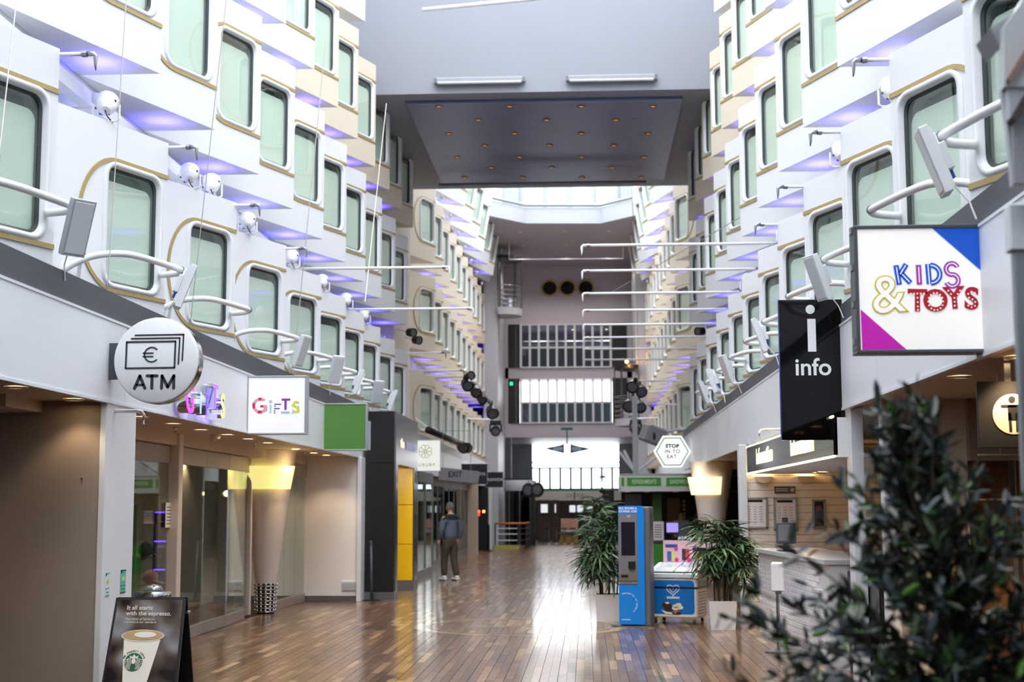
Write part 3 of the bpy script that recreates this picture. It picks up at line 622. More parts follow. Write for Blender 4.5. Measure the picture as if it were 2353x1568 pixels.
CRIM=M('crimson_print','#c8235c',.5); PINK=M('pink_print','#eba6b6',.5); MNT=M('mint_green_print','#b9ded8',.5); NVY=M('navy_blue_print','#27418f',.5); PUR=M('purple_print','#8b3fa8',.5); BLU=M('pale_blue_print','#b9cdea',.5); YEL=M('yellow_lemon_print','#ece23c',.5)
gc_=gp(597,932); prt('letter_g',PINK,o,fr,*arcband(gc_[0],gc_[1],.078,.035,50,325)); prt('letter_g_stripe',CRIM,o,fr,*arcband(gc_[0],gc_[1],.078,.036,80,108,4),*arcband(gc_[0],gc_[1],.082,.03,158,205,6),*arcband(gc_[0],gc_[1],.078,.036,250,282,4),rect(gc_[0],gc_[1]-.022,gc_[0]+.04,gc_[1]+.004),lift=.004)
prt('letter_g_bar',PINK,o,fr,rect(gc_[0]+.042,gc_[1]-.07,gc_[0]+.085,gc_[1]+.006),lift=.003)
a=gp(621,923); prt('letter_i',MNT,o,fr,circ(a[0],a[1],.021,20),rect(a[0]-.012,a[1]-.14,a[0]+.012,a[1]-.035))
for q,(x0,y0,x1,y1) in enumerate(((630,928,646,930.5),(629.5,932.5,633,935),(629.5,938,643,940.5),(629,943.5,632.5,946),(629,948,632.5,950.5))): prt('letter_f_bar',NVY,o,fr,rect(*gp(x0,y1),*gp(x1,y0)))
prt('letter_t',PUR,o,fr,rect(*gp(647,921),*gp(667,916)),rect(*gp(653.5,942.5),*gp(659,921))); prt('letter_t_plinth',BLU,o,fr,rect(*gp(645.5,951),*gp(666,946)))
text('letter_s','S',.195,YEL,o,(gp(680.5,0)[0]+g0.x,17.109,gp(0,937)[1]+g0.z),off=.004); prt('letter_s_stripe',MNT,o,fr,*[circ(*gp(x,y),.012,10) for x,y in ((683,923.5),(673,932),(687,935),(688,946),(673,949))],lift=.0075)
# green light box (plain)
GREENF=M('lit_green_face','#4d8038',.4,emit=.05,var=0)
o=lightbox('green_sign','plain green square light box above the shop front','x' and -4.165,-3.41,2.535,3.275,22.2,.14,ALU,GREENF); bx('bracket',ALU,o,-4.17,22.24,2.8,-4.12,22.3,3.0); bx('side_plate',ALU,o,-3.41,22.3,2.55,-3.38,22.42,3.0)

# ---------------- black portal with yellow jamb ----------------
po=thing('black_portal','tall black shop portal with bright yellow inner jamb','portal',(-3.75,28,0))
bx('front_panel',BLACK,po,-4.03,26.1,.14,-3.5,26.35,2.46,b=.006); bx('front_panel',BLACK,po,-4.03,26.1,2.465,-3.5,26.35,3.41,b=.006)
bx('plinth',STEEL,po,-4.03,26.09,0,-3.49,26.62,.14); bx('plinth',STEEL,po,-4.6,29.1,0,-3.49,29.75,.2)
PORT=M('portal_side_gloss','#3a3d43',.22,coat=.3)
bx('jamb',PORT,po,-3.62,26.35,.14,-3.5,26.64,2.46); bx('jamb',PORT,po,-3.62,29.16,.2,-3.5,29.75,2.46); bx('lintel',PORT,po,-3.7,26.35,2.46,-3.5,29.75,3.41)
bx('back',BLACK,po,-4.9,26.35,.0,-4.85,29.1,2.46); bx('roof',BLACK,po,-4.9,26.35,3.3,-3.7,29.7,3.4); bx('soffit',M('yellow_paint','#eec000',.35),po,-4.85,26.64,2.44,-3.62,29.1,2.46)
for a,b in ((.2,.915),(.925,1.705),(1.715,2.44)): bx('yellow_panel',M('yellow_paint','#eec000',.35),po,-4.85,29.1,a,-3.52,29.16,b,b=.004)
lamp('portal_light',(-3.9,27.2,2.35),22,'#fff2d0',.1,po)
w0=at(918,1030,x=-3.498); text('lettering','the',.24,M('lit_warm_letters','#ffd9b0',.5,emit=.6,var=0),po,(-3.494,w0.y+.42,2.86),(90,0,90),ext=.006,off=.004,sx=1.5)
m=MB()
for k in range(14): m.box(-3.499,w0.y+1.05+.1*k,2.78,-3.49,w0.y+1.1+.1*k,2.93)
m.build('lettering_bars',M('lavender_letters','#a3a6c4',.5,emit=.15,var=0),po)
o=thing('stanchion','slim black stanchion post leaning on the black portal','post',(-3.85,26.0,0))
MB().lathe([(.16,0),(.16,.015),(.03,.03)],(-3.86,25.9,0),24).build('base',BLACK,o,'auto'); MB().tube([(-3.86,25.9,.02),(-3.89,25.95,1.0)],[.028,.022],10).build('post',DGREY,o,True); MB().lathe([(.03,0),(.03,.05),(.02,.06)],(-3.89,25.95,1.0),10).build('head',DGREY,o,'auto')

# ---------------- far left shop fronts and signs ----------------
o=lightbox('luxury_sign','cream LUXURY light box with gold flower emblem','x' and -4.06,-3.36,2.49,3.2,33,.14,M('pale_frame','#dfe3e4',.4),M('lit_cream_face','#eeefe6',.4,emit=.2,var=0),.01)
OLIVE=M('olive_gold_print','#a08c20',.5); fc=at(977,1038,y=33); fr=((fc.x,33.012,fc.z),(1,0,0),(0,0,1)); m=[]
for k in range(8):
    t=R(22.5+45*k); q=lambda r,dt:(r*math.cos(t+R(dt)),r*math.sin(t+R(dt)))
    m+=[stroke(q(.03,-22.5),q(.13,-22.5),.012),stroke(q(.13,-22.5),q(.155,-8),.009),stroke(q(.155,-8),q(.155,8),.009),stroke(q(.155,8),q(.13,22.5),.009)]
prt('flower_emblem',OLIVE,o,fr,*m,*arcband(0,0,.028,.01,0,360,12)); text('lettering','LUXURY',.105,OLIVE,o,(fc.x,33.008,at(977,1069,y=33).z),sp=1.25)
# exit board
e0=at(1046,1091,y=36); o=thing('exit_sign','grey arrow shaped EXIT board hanging over the walkway','sign',(e0.x,36,e0.z-.15)); P=lambda x,y: at(x,y,y=36)
MB().prism([P(1008,1103),P(1098,1112),P(1103,1085),P(1096,1083),P(1008,1074)],(0,.08,0)).build('board',M('exit_grey','#8b8c90',.4,metal=.3),o); text('lettering','EXIT',.2,BLACK,o,(e0.x,35.99,e0.z),off=.003,sx=.85)
for x in (-3.6,-2.9): MB().tube([(x,36.04,e0.z+.1),(x,36.04,e0.z+1.1)],.006,5).build('hanger',STEEL,o)
MB().tube([(-3.6,36.04,e0.z+1.1),(-4.1,36.04,e0.z+1.1)],.006,5).build('hanger',STEEL,o); MB().tube([(-2.9,36.04,e0.z+1.1),(-3.6,36.04,e0.z+1.1)],.006,5).build('hanger',STEEL,o)
for i,(a,b,c,d,y,tx) in enumerate(((1068,1066,1120,1114,41,'FASHION'),(1122,1085,1156,1121,47,'FASHION'))):
    p,q=at(a,d,y=y),at(c,b,y=y); o=lightbox('fashion_sign','dark square FASHION sign, %s one along the left shops'%('nearer' if i==0 else 'farther'),p.x-.1,q.x,p.z,q.z,y,.12,GREY,M('dark_sign_face','#20242b',.5),.015)
    text('lettering',tx,.13,SIGNW,o,((p.x-.1+q.x)/2+.0,y+.008,(p.z+q.z)/2-.0),sp=1.2,off=.002); bx('bracket',GREY,o,p.x-.9,y+.04,p.z+.2,p.x-.1,y+.08,p.z+.3)
def shopfront(n,y0,y1,x,lab,mat,inner):
    o=thing('window_%d'%n,lab,None,(x,(y0+y1)/2,0),kind='structure'); k=max(1,round((y1-y0)/1.6))
    for i in range(k+1): y=y0+(y1-y0)*i/k; bx('mullion',STEEL,o,x-.03,y-.03,0,x+.03,y+.03,2.5)
    for i in range(k): a=y0+(y1-y0)*i/k; bx('pane',mat,o,x-.01,a+.03,.2,x+.01,a+(y1-y0)/k-.03,2.25)
    bx('kickplate',STEEL,o,x-.03,y0,.0,x+.035,y1,.2); bx('head',GREY,o,x-.03,y0,2.25,x+.03,y1,2.5)
    bx('inner_wall',inner,o,x-2.2,y0,0,x-2.15,y1,2.5)
shopfront(340,29.8,36.5,-3.92,'glazed shop front beside the man',CLEAR,M('shop_beige','#b7ad92',.6))
shopfront(341,37.5,51,-4.25,'dark glazed shop front beyond the exit sign',SMOKE,DGREY)
shopfront(342,51.5,60,-4.3,'dark far glazed shop front on the left',SMOKE,DGREY)
bx('kiosk_screen',BLACKG,None,-3.9,30.1,.75,-3.82,31.0,2.1,b=.02); tag(bpy.data.objects['kiosk_screen'],'black upright display panel on the left shop front','display'); bx('bezel',BLACK,bpy.data.objects['kiosk_screen'],-3.93,30.06,.7,-3.85,31.04,2.15)
struct('wall_beige_return',MB().box(-6,51,0,-3.87,51.4,2.5),WARMW,'warm beige wall end facing the camera, far left'); struct('column_black_far',MB().box(-5,56,0,-3.84,56.4,2.5),BLACK); struct('column_white_far',MB().box(-5,58.6,0,-3.86,58.9,2.5),GREYW)
downlight((-4.45,50.4,2.545),'warm fill lamp added before the far beige wall end','downlights in the left soffit',30,'#ffe0b8',140)  # unseen lamp added to wash the beige wall end
o=tag(bx('wall_plaque',LGREY,None,-4.55,50.97,1.15,-4.2,51,1.55),'small grey plaque on the beige wall end','plaque'); bx('print',GREY,o,-4.5,50.965,1.3,-4.25,50.97,1.4)
for x,z,c in ((-4.2,1.5,'#ff5a3a'),(-4.0,1.5,'#ff9a3a'),(-4.2,1.38,'#e02a2a')): tag(bx('indicator_lamp',EM('ind'+c[1:],c,2),None,x-.05,55.97,z-.05,x+.05,56.0,z+.05,b=.01),'tiny %s indicator lamp on the far black pillar'%{'#ff5a3a':'red','#ff9a3a':'orange','#e02a2a':'dark red'}[c],'lamp')
# railing by the lift
ra=thing('glass_railing','glass railing with orange handrail at the far left','railing',(-3.2,59,0))
MB().tube([(-3.65,57.5,1.02),(-2.75,57.5,1.02),(-2.45,58.2,1.02),(-2.45,61,1.02)],.035,8).build('handrail',M('orange_wood','#c4703a',.4),ra,True)
for x,y in ((-3.65,57.5),(-2.75,57.5),(-2.45,58.2),(-2.45,59.6),(-2.45,61)): MB().tube([(x,y,0),(x,y,1.02)],.03,8).build('post',DSTEEL,ra)
for z in (.35,.6,.82): MB().tube([(-3.65,57.5,z),(-2.75,57.5,z),(-2.45,58.2,z),(-2.45,61,z)],.012,6).build('bar',STEEL,ra)
bx('kerb',M('yellow_green','#a3a45a',.6),ra,-3.7,57.45,0,-2.7,57.6,.16)
o=thing('stanchion','black stanchion post standing before the far left railing','post',(-3.8,55,0)); MB().lathe([(.18,0),(.18,.02),(.03,.04)],(-3.75,55,0),16).build('base',BLACK,o,'auto'); MB().tube([(-3.75,55,.03),(-3.75,55,1.0)],.05,8).build('post',BLACK,o)

for i,(x,y) in enumerate(gdl): downlight((x,y,12.795),'added fill lamp in the far gallery soffit, %s one'%ORD[i],'added fill lamps in the far gallery soffit',85,'#fff4ea',130).children[1].data=dl_lens  # unseen lamps added to brighten the far hall, lenses kept dim

# ---------------- right side signs ----------------
y=9.0; a=at(1970,813,y=y); b=at(2279,514,y=y); x0,x1,z0,z1=a.x,b.x,a.z,b.z; ww=x1-x0; hh=z1-z0
DFRM=M('dark_alu_frame','#5b5d63',.4,metal=.5)
o=lightbox('kids_toys_sign','large square KIDS and TOYS light box with blue and magenta corners',x0,x1,z0,z1,y,.16,DFRM,M('lit_sign_white','#f3f1ee',.4,emit=.2,var=0),.024)
for k in range(4): bx('hinge',STEEL,o,x0-.012,y+.03,z0+.06+k*hh*.29,x0,y+.09,z0+.1+k*hh*.29)
kx=lambda px,py:((px-1970)/309*ww,(813-py)/299*hh); fr=((x0,y+.012,z0),(1,0,0),(0,0,1))
bl=M('print_blue','#0a56c8',.4,emit=.12,var=0); mg=M('print_magenta','#c41ab0',.4,emit=.12,var=0); vi=M('print_violet','#a838b0',.4,emit=.05,var=0); rd=M('print_red','#b3102c',.4,emit=.05,var=0); ye=M('print_yellow','#d9c21a',.4,emit=.02,var=0); wh=M('print_white','#f3f1ee',.4,emit=.2,var=0)
prt('blue_corner',bl,o,fr,[kx(2146,522),kx(2261,520),kx(2263,634)]); prt('magenta_corner',mg,o,fr,[kx(1981,710),kx(2080,804),kx(1982,804)])
def kl(c,px,py,s,mat,rot=0,sx=1,off=.006): 
    u,v=kx(px,py); return text('letter_'+{'K':'k','I':'i','D':'d','S':'s','T':'t','O':'o','Y':'y','&':'ampersand'}[c],c,s,mat,o,(x0+u,y+.008,z0+v),(90,rot,0),ext=.0015,off=off,sx=sx)
def bar(p,q,w):
    p=Vector(kx(*p)); q=Vector(kx(*q)); d=(q-p).normalized(); n=Vector((-d.y,d.x))*w/2; return [tuple(p+n),tuple(p-n),tuple(q-n),tuple(q+n)]
KS=((2063,608),(2069,654)),((2086,606),(2070,632)),((2074,627),(2094,650))
IS=((2113,608),(2114,654)),; kw=.034; u,v=kx(2143,631)
DS=((2134,606),(2136,653)),
for nm,segs,mt in (('letter_k',KS,bl),('letter_i',IS,vi)):
    L=prt(nm,mt,o,fr,*[bar(p,q,kw) for p,q in segs]); prt('inline',wh,L,fr,*[bar(Vector(p).lerp(Vector(q),.1),Vector(p).lerp(Vector(q),.9),.006) for p,q in segs],lift=.0045)
u,v=kx(2137,630); L=prt('letter_d',bl,o,fr,*[bar(p,q,kw) for p,q in DS],*arcband(u+.008,v,.056,kw,-90,90,16)); prt('inline',wh,L,fr,*[bar(p,q,.006) for p,q in DS],*arcband(u+.008,v,.056,.006,-90,90,16),lift=.0045)
u,v=kx(2187,631); L=prt('letter_s',vi,o,fr,*arcband(u,v+.034,.036,kw*.9,20,270,16),*arcband(u,v-.038,.038,kw*.9,-160,90,16)); prt('inline',wh,L,fr,*arcband(u,v+.034,.036,.006,25,270,16),*arcband(u,v-.038,.038,.006,-155,90,16),lift=.0045)
u,v=kx(2043,680); L=kl('&',2043,680,.34,ye,-4,off=.008); text('inline','&',.34,wh,L,(x0+u,y+.0055,z0+v),(90,-4,0),ext=.001,off=-.0005)
dots={'T':[(-18,-18),(-9,-18),(0,-18),(9,-18),(18,-18),(0,-8),(0,2),(0,12),(0,20)],'O':[(20*math.cos(k*math.pi/7),20*math.sin(k*math.pi/7)) for k in range(14)],'Y':[(-16,-19),(-9,-11),(0,-2),(9,-11),(16,-19),(0,7),(0,16)],'S':[(9,-15),(0,-18),(-9,-13),(-7,-4),(2,0),(9,6),(8,15),(-1,18),(-10,14)]}
for c,px,py,r in (('T',2108,693,2),('O',2148,694,0),('Y',2190,688,-3),('S',2228,690,4)):
    L=kl(c,px,py,.188,rd,r,off=.007); prt('bulb_dots',wh,L,fr,*[circ(*kx(px+dx*.82,py+dy),.0052,10) for dx,dy in dots[c]],lift=.0075)
# info panel
y=14.0; a=at(1797,1012,y=y); b=at(1934,688,y=y); x0,x1,z0,z1=a.x,b.x,a.z,b.z
o=thing('info_sign','tall glossy black info panel with white letter i','sign',((x0+x1)/2,y,z0)); bx('panel',BLACKG,o,x0,y,z0,x1,y+.05,z1,b=.004); bx('edge_strip',M('blue_edge','#3b4a9a',.4),o,x0-.006,y+.004,z0,x0,y+.046,z1); bx('bracket',DGREY,o,x1,y+.01,z0+.6,2.5,y+.04,z0+.75); bx('bracket',DGREY,o,x1,y+.01,z1-.25,2.5,y+.04,z1-.1)
k=(x1-x0)/137; ix=lambda px,py:(x0+(px-1797)*k,y-.001,z1-(py-688)*(z1-z0)/324)
c=ix(1865,711); MB().lathe([(.045,0),(.045,.004)],(c[0],y,c[2]),28,(0,-1,0)).build('letter_i_dot',SIGNW,o); p=ix(1858,809); q=ix(1876,733); bx('letter_i_stem',SIGNW,o,p[0],y-.004,p[2],q[0],y,q[2]); c=ix(1868,845); text('lettering','info',.235,SIGNW,o,(c[0],y-.002,c[2]-.005),off=.0035)
# hexagonal light box
y=34.2; c=at(1545,1038,y=y); rr=.44
o=thing('hexagon_sign','white hexagonal light box reading STOP IN TO EAT','sign',(c.x,y,c.z-.38)); hexa=lambda r,e=1:[(r*math.cos(R(60*k)),r*.98*math.sin(R(60*k))) for k in range(6)]
MB().prism([(c.x+a,y,c.z+b) for a,b in hexa(rr)],(0,.16,0)).build('box',M('lit_hex_face','#f4f7f2',.4,emit=.4,var=0),o); HG=M('leaf_green_print','#3f8f3a',.5); fr=((c.x,y,c.z),(1,0,0),(0,0,1))
h=hexa(.375); prt('green_border',HG,o,fr,*[stroke(h[k],h[(k+1)%6],.024) for k in range(6)])
for tx,dz,w_ in (('STOP',.125,.007),('IN TO',.0,.002),('EAT.',-.125,.002)): text('lettering',tx,.125,M('dark_print','#33383a',.5),o,(c.x,y-.003,c.z+dz),off=w_,sp=1.1)
bx('bracket',DGREY,o,c.x+.44,y+.05,c.z-.18,2.48,y+.11,c.z+.2)

# ---------------- right near alcove ----------------
ORNG=M('warm_timber_panel','#9a7350',.5,var=.08); CRMW=M('cream_panel','#e4dccd',.5)
al=thing('wall_alcove_right','warm timber panelled alcove wall on the right',None,(4,10,0),kind='structure')
for i in range(4):
    for j in range(3): bx('timber_panel',ORNG,al,3.3+i*.62,13.4,.02+j*.85,3.9+i*.62,13.45,.85+j*.85,b=.004)
struct('wall_alcove_end',MB().box(2.9,13.0,0,3.38,13.2,2.6),CRMW,'cream end panel of the right alcove'); struct('column_right_post',MB().bev(2.62,12.9,0,2.74,13.05,2.59,b=.006),GREYW); struct('column_right_pier',MB().bev(2.5,13.75,0,2.62,14.0,2.585,b=.006),GREYW); struct('wall_alcove_infill',MB().box(2.74,13.1,0,2.9,13.2,2.6),LGREY)
struct('wall_alcove_brown',MB().box(3.38,12.9,2.05,6.9,13.2,2.6),TAUPE)
for i,(a,b) in enumerate(((2205,866),(2340,820))): downlight(at(a,b,z=2.596),'recessed downlight in right soffit, %s the white sign'%('below' if i==0 else 'right of'),'downlights in the right soffit',40,'#ffcf98')
downlight((3.3,11.8,2.596),'recessed downlight in right soffit near the cream end panel','downlights in the right soffit',60,'#ffcf98')
y=9.4; a=at(2250,1030,y=y); b=at(2390,876,y=y)
o=thing('toilet_sign','dark blue toilet sign with pale round pictogram','sign',((a.x+b.x)/2,y,a.z)); bx('board',M('dark_navy_board','#12171e',.5),o,a.x,y,a.z,b.x,y+.03,b.z,b=.004); bx('hanger',STEEL,o,(a.x+b.x)/2-.02,y+.01,b.z,(a.x+b.x)/2+.02,y+.02,2.6)
c=at(2328,952,y=y); k=y/3300; fr=((c.x,y,c.z),(1,0,0),(0,0,1)); prt('pictogram_disc',M('pale_taupe_print','#cdbfb2',.5),o,fr,circ(0,0,.13,36))
f=lambda dx,dy:(dx*k,-dy*k); prt('pictogram_figure',M('dark_navy_board','#12171e',.5),o,fr,circ(*f(-2,-33),.023,18),stroke(f(-24,-18),f(24,-18),.019),rect(*f(-12,14),*f(12,-21)),stroke(f(-8,0),f(-7,37),.019),stroke(f(8,0),f(8,37),.019),lift=.004)
o=tag(MB().tube([at(2247,1046,y=9.8),at(2345,1046,y=9.8)],.006,6).build('cable_rail',M('pale_metal','#d9cdb4',.3,metal=.4)),'thin pale rod hanging below the toilet sign','rod'); MB().tube([at(2300,1046,y=9.8),at(2300,1046,y=9.8)+Vector((0,0,.6))],.004,5).build('hanger',STEEL,o)
struct('trim_41',MB().box(3.72,12.9,0,3.76,12.94,2.05),DGREY)

# ---------------- information kiosk ----------------
ik=thing('information_canopy','black mirror fronted canopy with lit Information lettering','canopy',(3.4,17.5,2.12))
MB().prism([(2.32,21.0,2.14),(2.36,13.9,2.14),(2.4,13.9,2.14),(2.36,21.0,2.14)],(0,0,.36)).build('mirror_front',M('dark_mirror','#1c2024',.05,metal=.6,coat=.5),ik); bx('soffit',GREYW,ik,2.38,13.9,2.12,4.9,21.0,2.15); bx('end_panel',GREYW,ik,2.38,20.96,2.15,4.9,21.0,2.5); bx('end_panel',GREYW,ik,2.38,13.9,2.15,2.6,13.95,2.5)
WL=EM('warm_led_line','#ffe6a8',2.2)
for z in (2.125,2.505): MB().tube([(2.33,21.1,z),(2.355,13.85,z)],.013,6).build('led_line',WL,ik)
WLT=M('lit_warm_sign','#ffe7b5',.5,emit=1.1,var=0)
for yy in (19.1,15.9): text('lettering','Information',.3,WLT,ik,(2.318+(21-yy)*.0057,yy,2.32),(90,0,-90),ext=.005,off=.004,sx=1.15)
for i,(a,b) in enumerate(((1893,1088),(1878,1087))): downlight(at(a,b,z=2.118),'recessed downlight under the information canopy, %s one'%ORD[i],'downlights under the information canopy',8)
downlight((3.2,19.8,2.118),'recessed downlight under the information canopy, inner one','downlights under the information canopy',40)
SHIP=M('shiplap_cream','#f0e9dc',.5,var=.03); wsl=thing('wall_shiplap','cream shiplap board wall behind the information desk',None,(3.5,22,0),kind='structure')
z=.12; sb=MB().bev(-1.25,-.02,0,1.25,.0,.106,b=.006).mesh('board',SHIP)
while z<2.5: o=link('board',sb,wsl); o.location=Vector((3.6,22.0,z))-wsl.location; z+=.111
bx('backing',GREY,wsl,2.35,22.0,0,4.85,22.1,2.6); bx('skirting',M('skirting_grey','#a9a29a',.5),wsl,2.35,21.975,0,4.85,22,.12)
struct('wall_kiosk_side',MB().box(4.85,13.5,0,4.95,22.1,2.6),M('timber_side','#b98f63',.5)); struct('column_corner_right',MB().bev(2.3,21.9,0,2.42,22.15,2.585,b=.008),GREYW,'white corner post beside the shiplap wall')
def pframe(x0,x1,z0,z1,lab,face,fm=ALU):
    o=thing('picture_frame',lab,'frame',((x0+x1)/2,21.97,z0),'frames on the shiplap wall')
    for a in ((x0,z0,x1,z0+.03),(x0,z1-.03,x1,z1),(x0,z0,x0+.03,z1),(x1-.03,z0,x1,z1)): bx('frame_bar',fm,o,a[0],21.945,a[1],a[2],21.985,a[3],b=.004)
    bx('sheet',face,o,x0+.02,21.96,z0+.02,x1-.02,21.965,z1-.02); return o
PAPER=M('paper_sheet','#ece9ea',.6)
for i,(a,b,c,d) in enumerate(((1710,1215,1763,1143),(1779,1220,1832,1143),(1868,1215,1897,1148))):
    p,q=at(a,b,y=21.95),at(c,d,y=21.95); o=pframe(p.x,q.x,p.z,q.z,('silver framed price list nearest the corner post','middle silver framed notice on the shiplap wall','dark picture in frame at the right of shiplap wall')[i],PAPER if i<2 else M('dark_picture','#3a2a2e',.4))
    if i<2:
        fr=((p.x,21.96,p.z),(1,0,0),(0,0,1)); w_=q.x-p.x; h_=q.z-p.z; prt('header',BLACK,o,fr,rect(.15*w_,.84*h_,.8*w_,.91*h_),lift=.001)
        for r in range(7): prt('print_line',M('faint_print','#b9b6bb',.6),o,fr,*[rect((.16+.25*c_)*w_,(.2+.08*r)*h_,(.3+.25*c_)*w_,(.225+.08*r)*h_) for c_ in range(3)],lift=.001)
    else: prt('picture_spot',M('red_print','#a8323a',.5),o,((p.x,21.96,p.z),(1,0,0),(0,0,1)),circ(.1,.3,.04,14),lift=.001)
p,q=at(1780,1134,y=21.95),at(1827,1118,y=21.95); o=tag(bx('wall_plaque',M('charcoal_plaque','#4a4b4d',.5),None,p.x,21.955,p.z,q.x,21.98,q.z),'charcoal notice plaque on shiplap above middle frame','plaque'); prt('print',LGREY,o,((p.x,21.955,p.z),(1,0,0),(0,0,1)),rect(.02,.03,.2,.045),rect(.02,.06,.2,.075),circ(.265,.05,.03,14),lift=.001)
for i,(a,b) in enumerate(((1755,1100),(1851,1099))):
    c=at(a,b,y=21.9); o=thing('wall_sconce','half round warm wall sconce on shiplap, %s one'%('left' if i==0 else 'right'),'lamp',(c.x,21.98,c.z),'sconces on the shiplap wall'); m=MB()
    A=[math.pi+math.pi*k/14 for k in range(15)]; m.prism([(c.x+.13*math.cos(t),21.86,c.z+.03+.1*math.sin(t)) for t in A],(0,.12,0)); m.build('bowl',M('sconce_beige','#d9c9a8',.5),o); bx('lit_top',WL,o,c.x-.125,21.87,c.z+.03,c.x+.125,21.97,c.z+.036); lamp('sconce_light',(c.x,21.9,c.z+.08),2.2,'#ffc878',.05,o)
# desk with white brick tiles
dk=thing('information_desk','white tiled information desk under the canopy','desk',(2.6,17,0)); y0,y1=15.0,19.35; fx=lambda y:2.24+(19.35-y)*.047
MB().prism([(fx(y0)+.02,y0,0),(fx(y1)+.02,y1,0),(fx(y1)+.75,y1,0),(fx(y0)+.75,y0,0)],(0,0,1.06)).build('body',BRICKJ,dk); MB().prism([(fx(y0)-.03,y0-.02,1.06),(fx(y1)-.03,y1+.03,1.06),(fx(y1)+.8,y1+.03,1.06),(fx(y0)+.8,y0-.02,1.06)],(0,0,.045)).build('worktop',M('pale_worktop','#c9ccd1',.25),dk)
tw,th=.205,.064; cells=[(i,j) for j in range(16) for i in range(int((y1-y0)/tw)+1)]
dirv=Vector((-.047,1,0)).normalized(); nrm=Vector((-1,-.047,0)).normalized(); tm=MB().add([dirv*a+nrm*c+Vector((0,0,b)) for a,b,c in ((.003,.003,0),(tw-.003,.003,0),(tw-.003,th-.003,0),(.003,th-.003,0),(.007,.007,.008),(tw-.007,.007,.008),(tw-.007,th-.007,.008),(.007,th-.007,.008))],[(4,5,6,7),(0,1,5,4),(1,2,6,5),(2,3,7,6),(3,0,4,7)]).mesh('tile',TILE)
nt_=0; stf=MB()
for i,j in sorted(cells,key=lambda c:-c[0]):
    yy=y0+i*tw-(tw/2 if j%2 else 0)
    if yy<y0-.01 or yy+tw>y1+.01: continue
    p=Vector((fx(yy)+.02,yy,.02+j*th))
    if nt_<300: o=link('tile',tm,dk); o.location=p-dk.location
    nt_+=1
dc=tag(bx('display_cabinet',BLACK,None,2.64,13.25,0,3.3,14.95,1.0,b=.01),'black cabinet at the near end of the information desk','cabinet'); bx('door',M('black_door','#1b1c20',.3),dc,2.63,13.3,.1,2.64,14.05,.95); bx('door',M('black_door','#1b1c20',.3),dc,2.63,14.1,.1,2.64,14.9,.95)
c=at(1805,1255,y=18.0); o=thing('till_screen','grey till screen standing on the information desk','monitor',(c.x+.1,18,1.105)); p,q=at(1784,1250,y=18),at(1828,1201,y=18); bx('screen_back',M('charcoal_plastic','#54565b',.4),o,p.x,17.98,p.z,q.x,18.03,q.z,b=.01); bx('inner_back',M('grey_plastic','#77787c',.5),o,p.x+.025,17.97,p.z+.03,q.x-.07,17.985,q.z-.03,b=.006); bx('stand',DGREY,o,(p.x+q.x)/2-.03,18.03,1.105,(p.x+q.x)/2+.03,18.07,p.z+.1); bx('foot',DGREY,o,(p.x+q.x)/2-.1,17.95,1.105,(p.x+q.x)/2+.1,18.15,1.12)
bx('customer_pad',DSTEEL,o,p.x+.08,18.0,q.z,p.x+.15,18.04,q.z+.06)
c=at(1813,1300,y=16.8); o=thing('sanitizer_stand','white hand sanitizer dispenser on slim post by the desk','dispenser',(2.15,16.8,0)); MB().tube([(2.17,16.8,.02),(2.17,16.8,1.0)],.02,8).build('post',STEEL,o); MB().lathe([(.16,0),(.16,.015),(.02,.03)],(2.17,16.8,0),20).build('base',STEEL,o,'auto'); bx('dispenser',SIGNW,o,2.1,16.72,.68,2.24,16.83,1.02,b=.02); bx('nozzle',DGREY,o,2.14,16.7,.66,2.2,16.76,.69)

# ---------------- snack kiosk ----------------
kz=37.0; kk=thing('snack_kiosk','white fronted snack kiosk with green word panels','kiosk',(2,kz,0)); p=at(1427,1130,y=kz); q=at(1645,1091,y=kz); z0,z1=p.z,q.z
bx('canopy_front',GREYW,kk,p.x,kz,z0,q.x+.3,kz+.2,z1); bx('canopy_side',GREYW,kk,p.x,kz+.2,z0,p.x+.1,kz+3,z1); bx('canopy_roof',DGREY,kk,p.x+.1,kz+.2,z1-.06,4.4,kz+3,z1-.02); bx('canopy_trim',LGREY,kk,p.x-.03,kz-.03,z1,q.x+.3,kz+.22,z1+.03)
GP=M('kiosk_green','#3f9a35',.45); LP=M('pale_green_print','#cfe6c4',.5)
for tx,a,b in (('',1420,1434),('REFRESHMENTS',1441,1519),('SANDWICHES',1531,1597),('BURGERS',1608,1675)):
    u,v=at(max(a,1428),1118,y=kz),at(b,1098,y=kz); o=bx('word_panel',GP,kk,u.x,kz-.012,u.z,v.x,kz,v.z); bx('word_border',LP,kk,u.x-.03,kz-.008,u.z-.03,v.x+.03,kz-.001,v.z+.03)
    if tx: text('lettering',tx,.15,LP,o,((u.x+v.x)/2,kz-.015,(u.z+v.z)/2),off=.003,sx=(v.x-u.x-.12)/(len(tx)*.105))
bx('canopy_soffit',DGREY,kk,p.x+.1,kz+.2,z0,4.3,kz+2.9,z0+.03); bx('counter',GP,kk,1.4,kz+.3,.0,4.2,kz+.9,.75); bx('counter_top',DGREY,kk,1.35,kz+.25,.75,4.2,kz+.95,.8); bx('back_wall',M('kiosk_dark','#2a2523',.6),kk,.95,kz+2.9,0,4.4,kz+3,z0+.3); bx('side_wall',M('kiosk_dark','#2a2523',.6),kk,4.3,kz+.2,0,4.4,kz+2.9,z1)
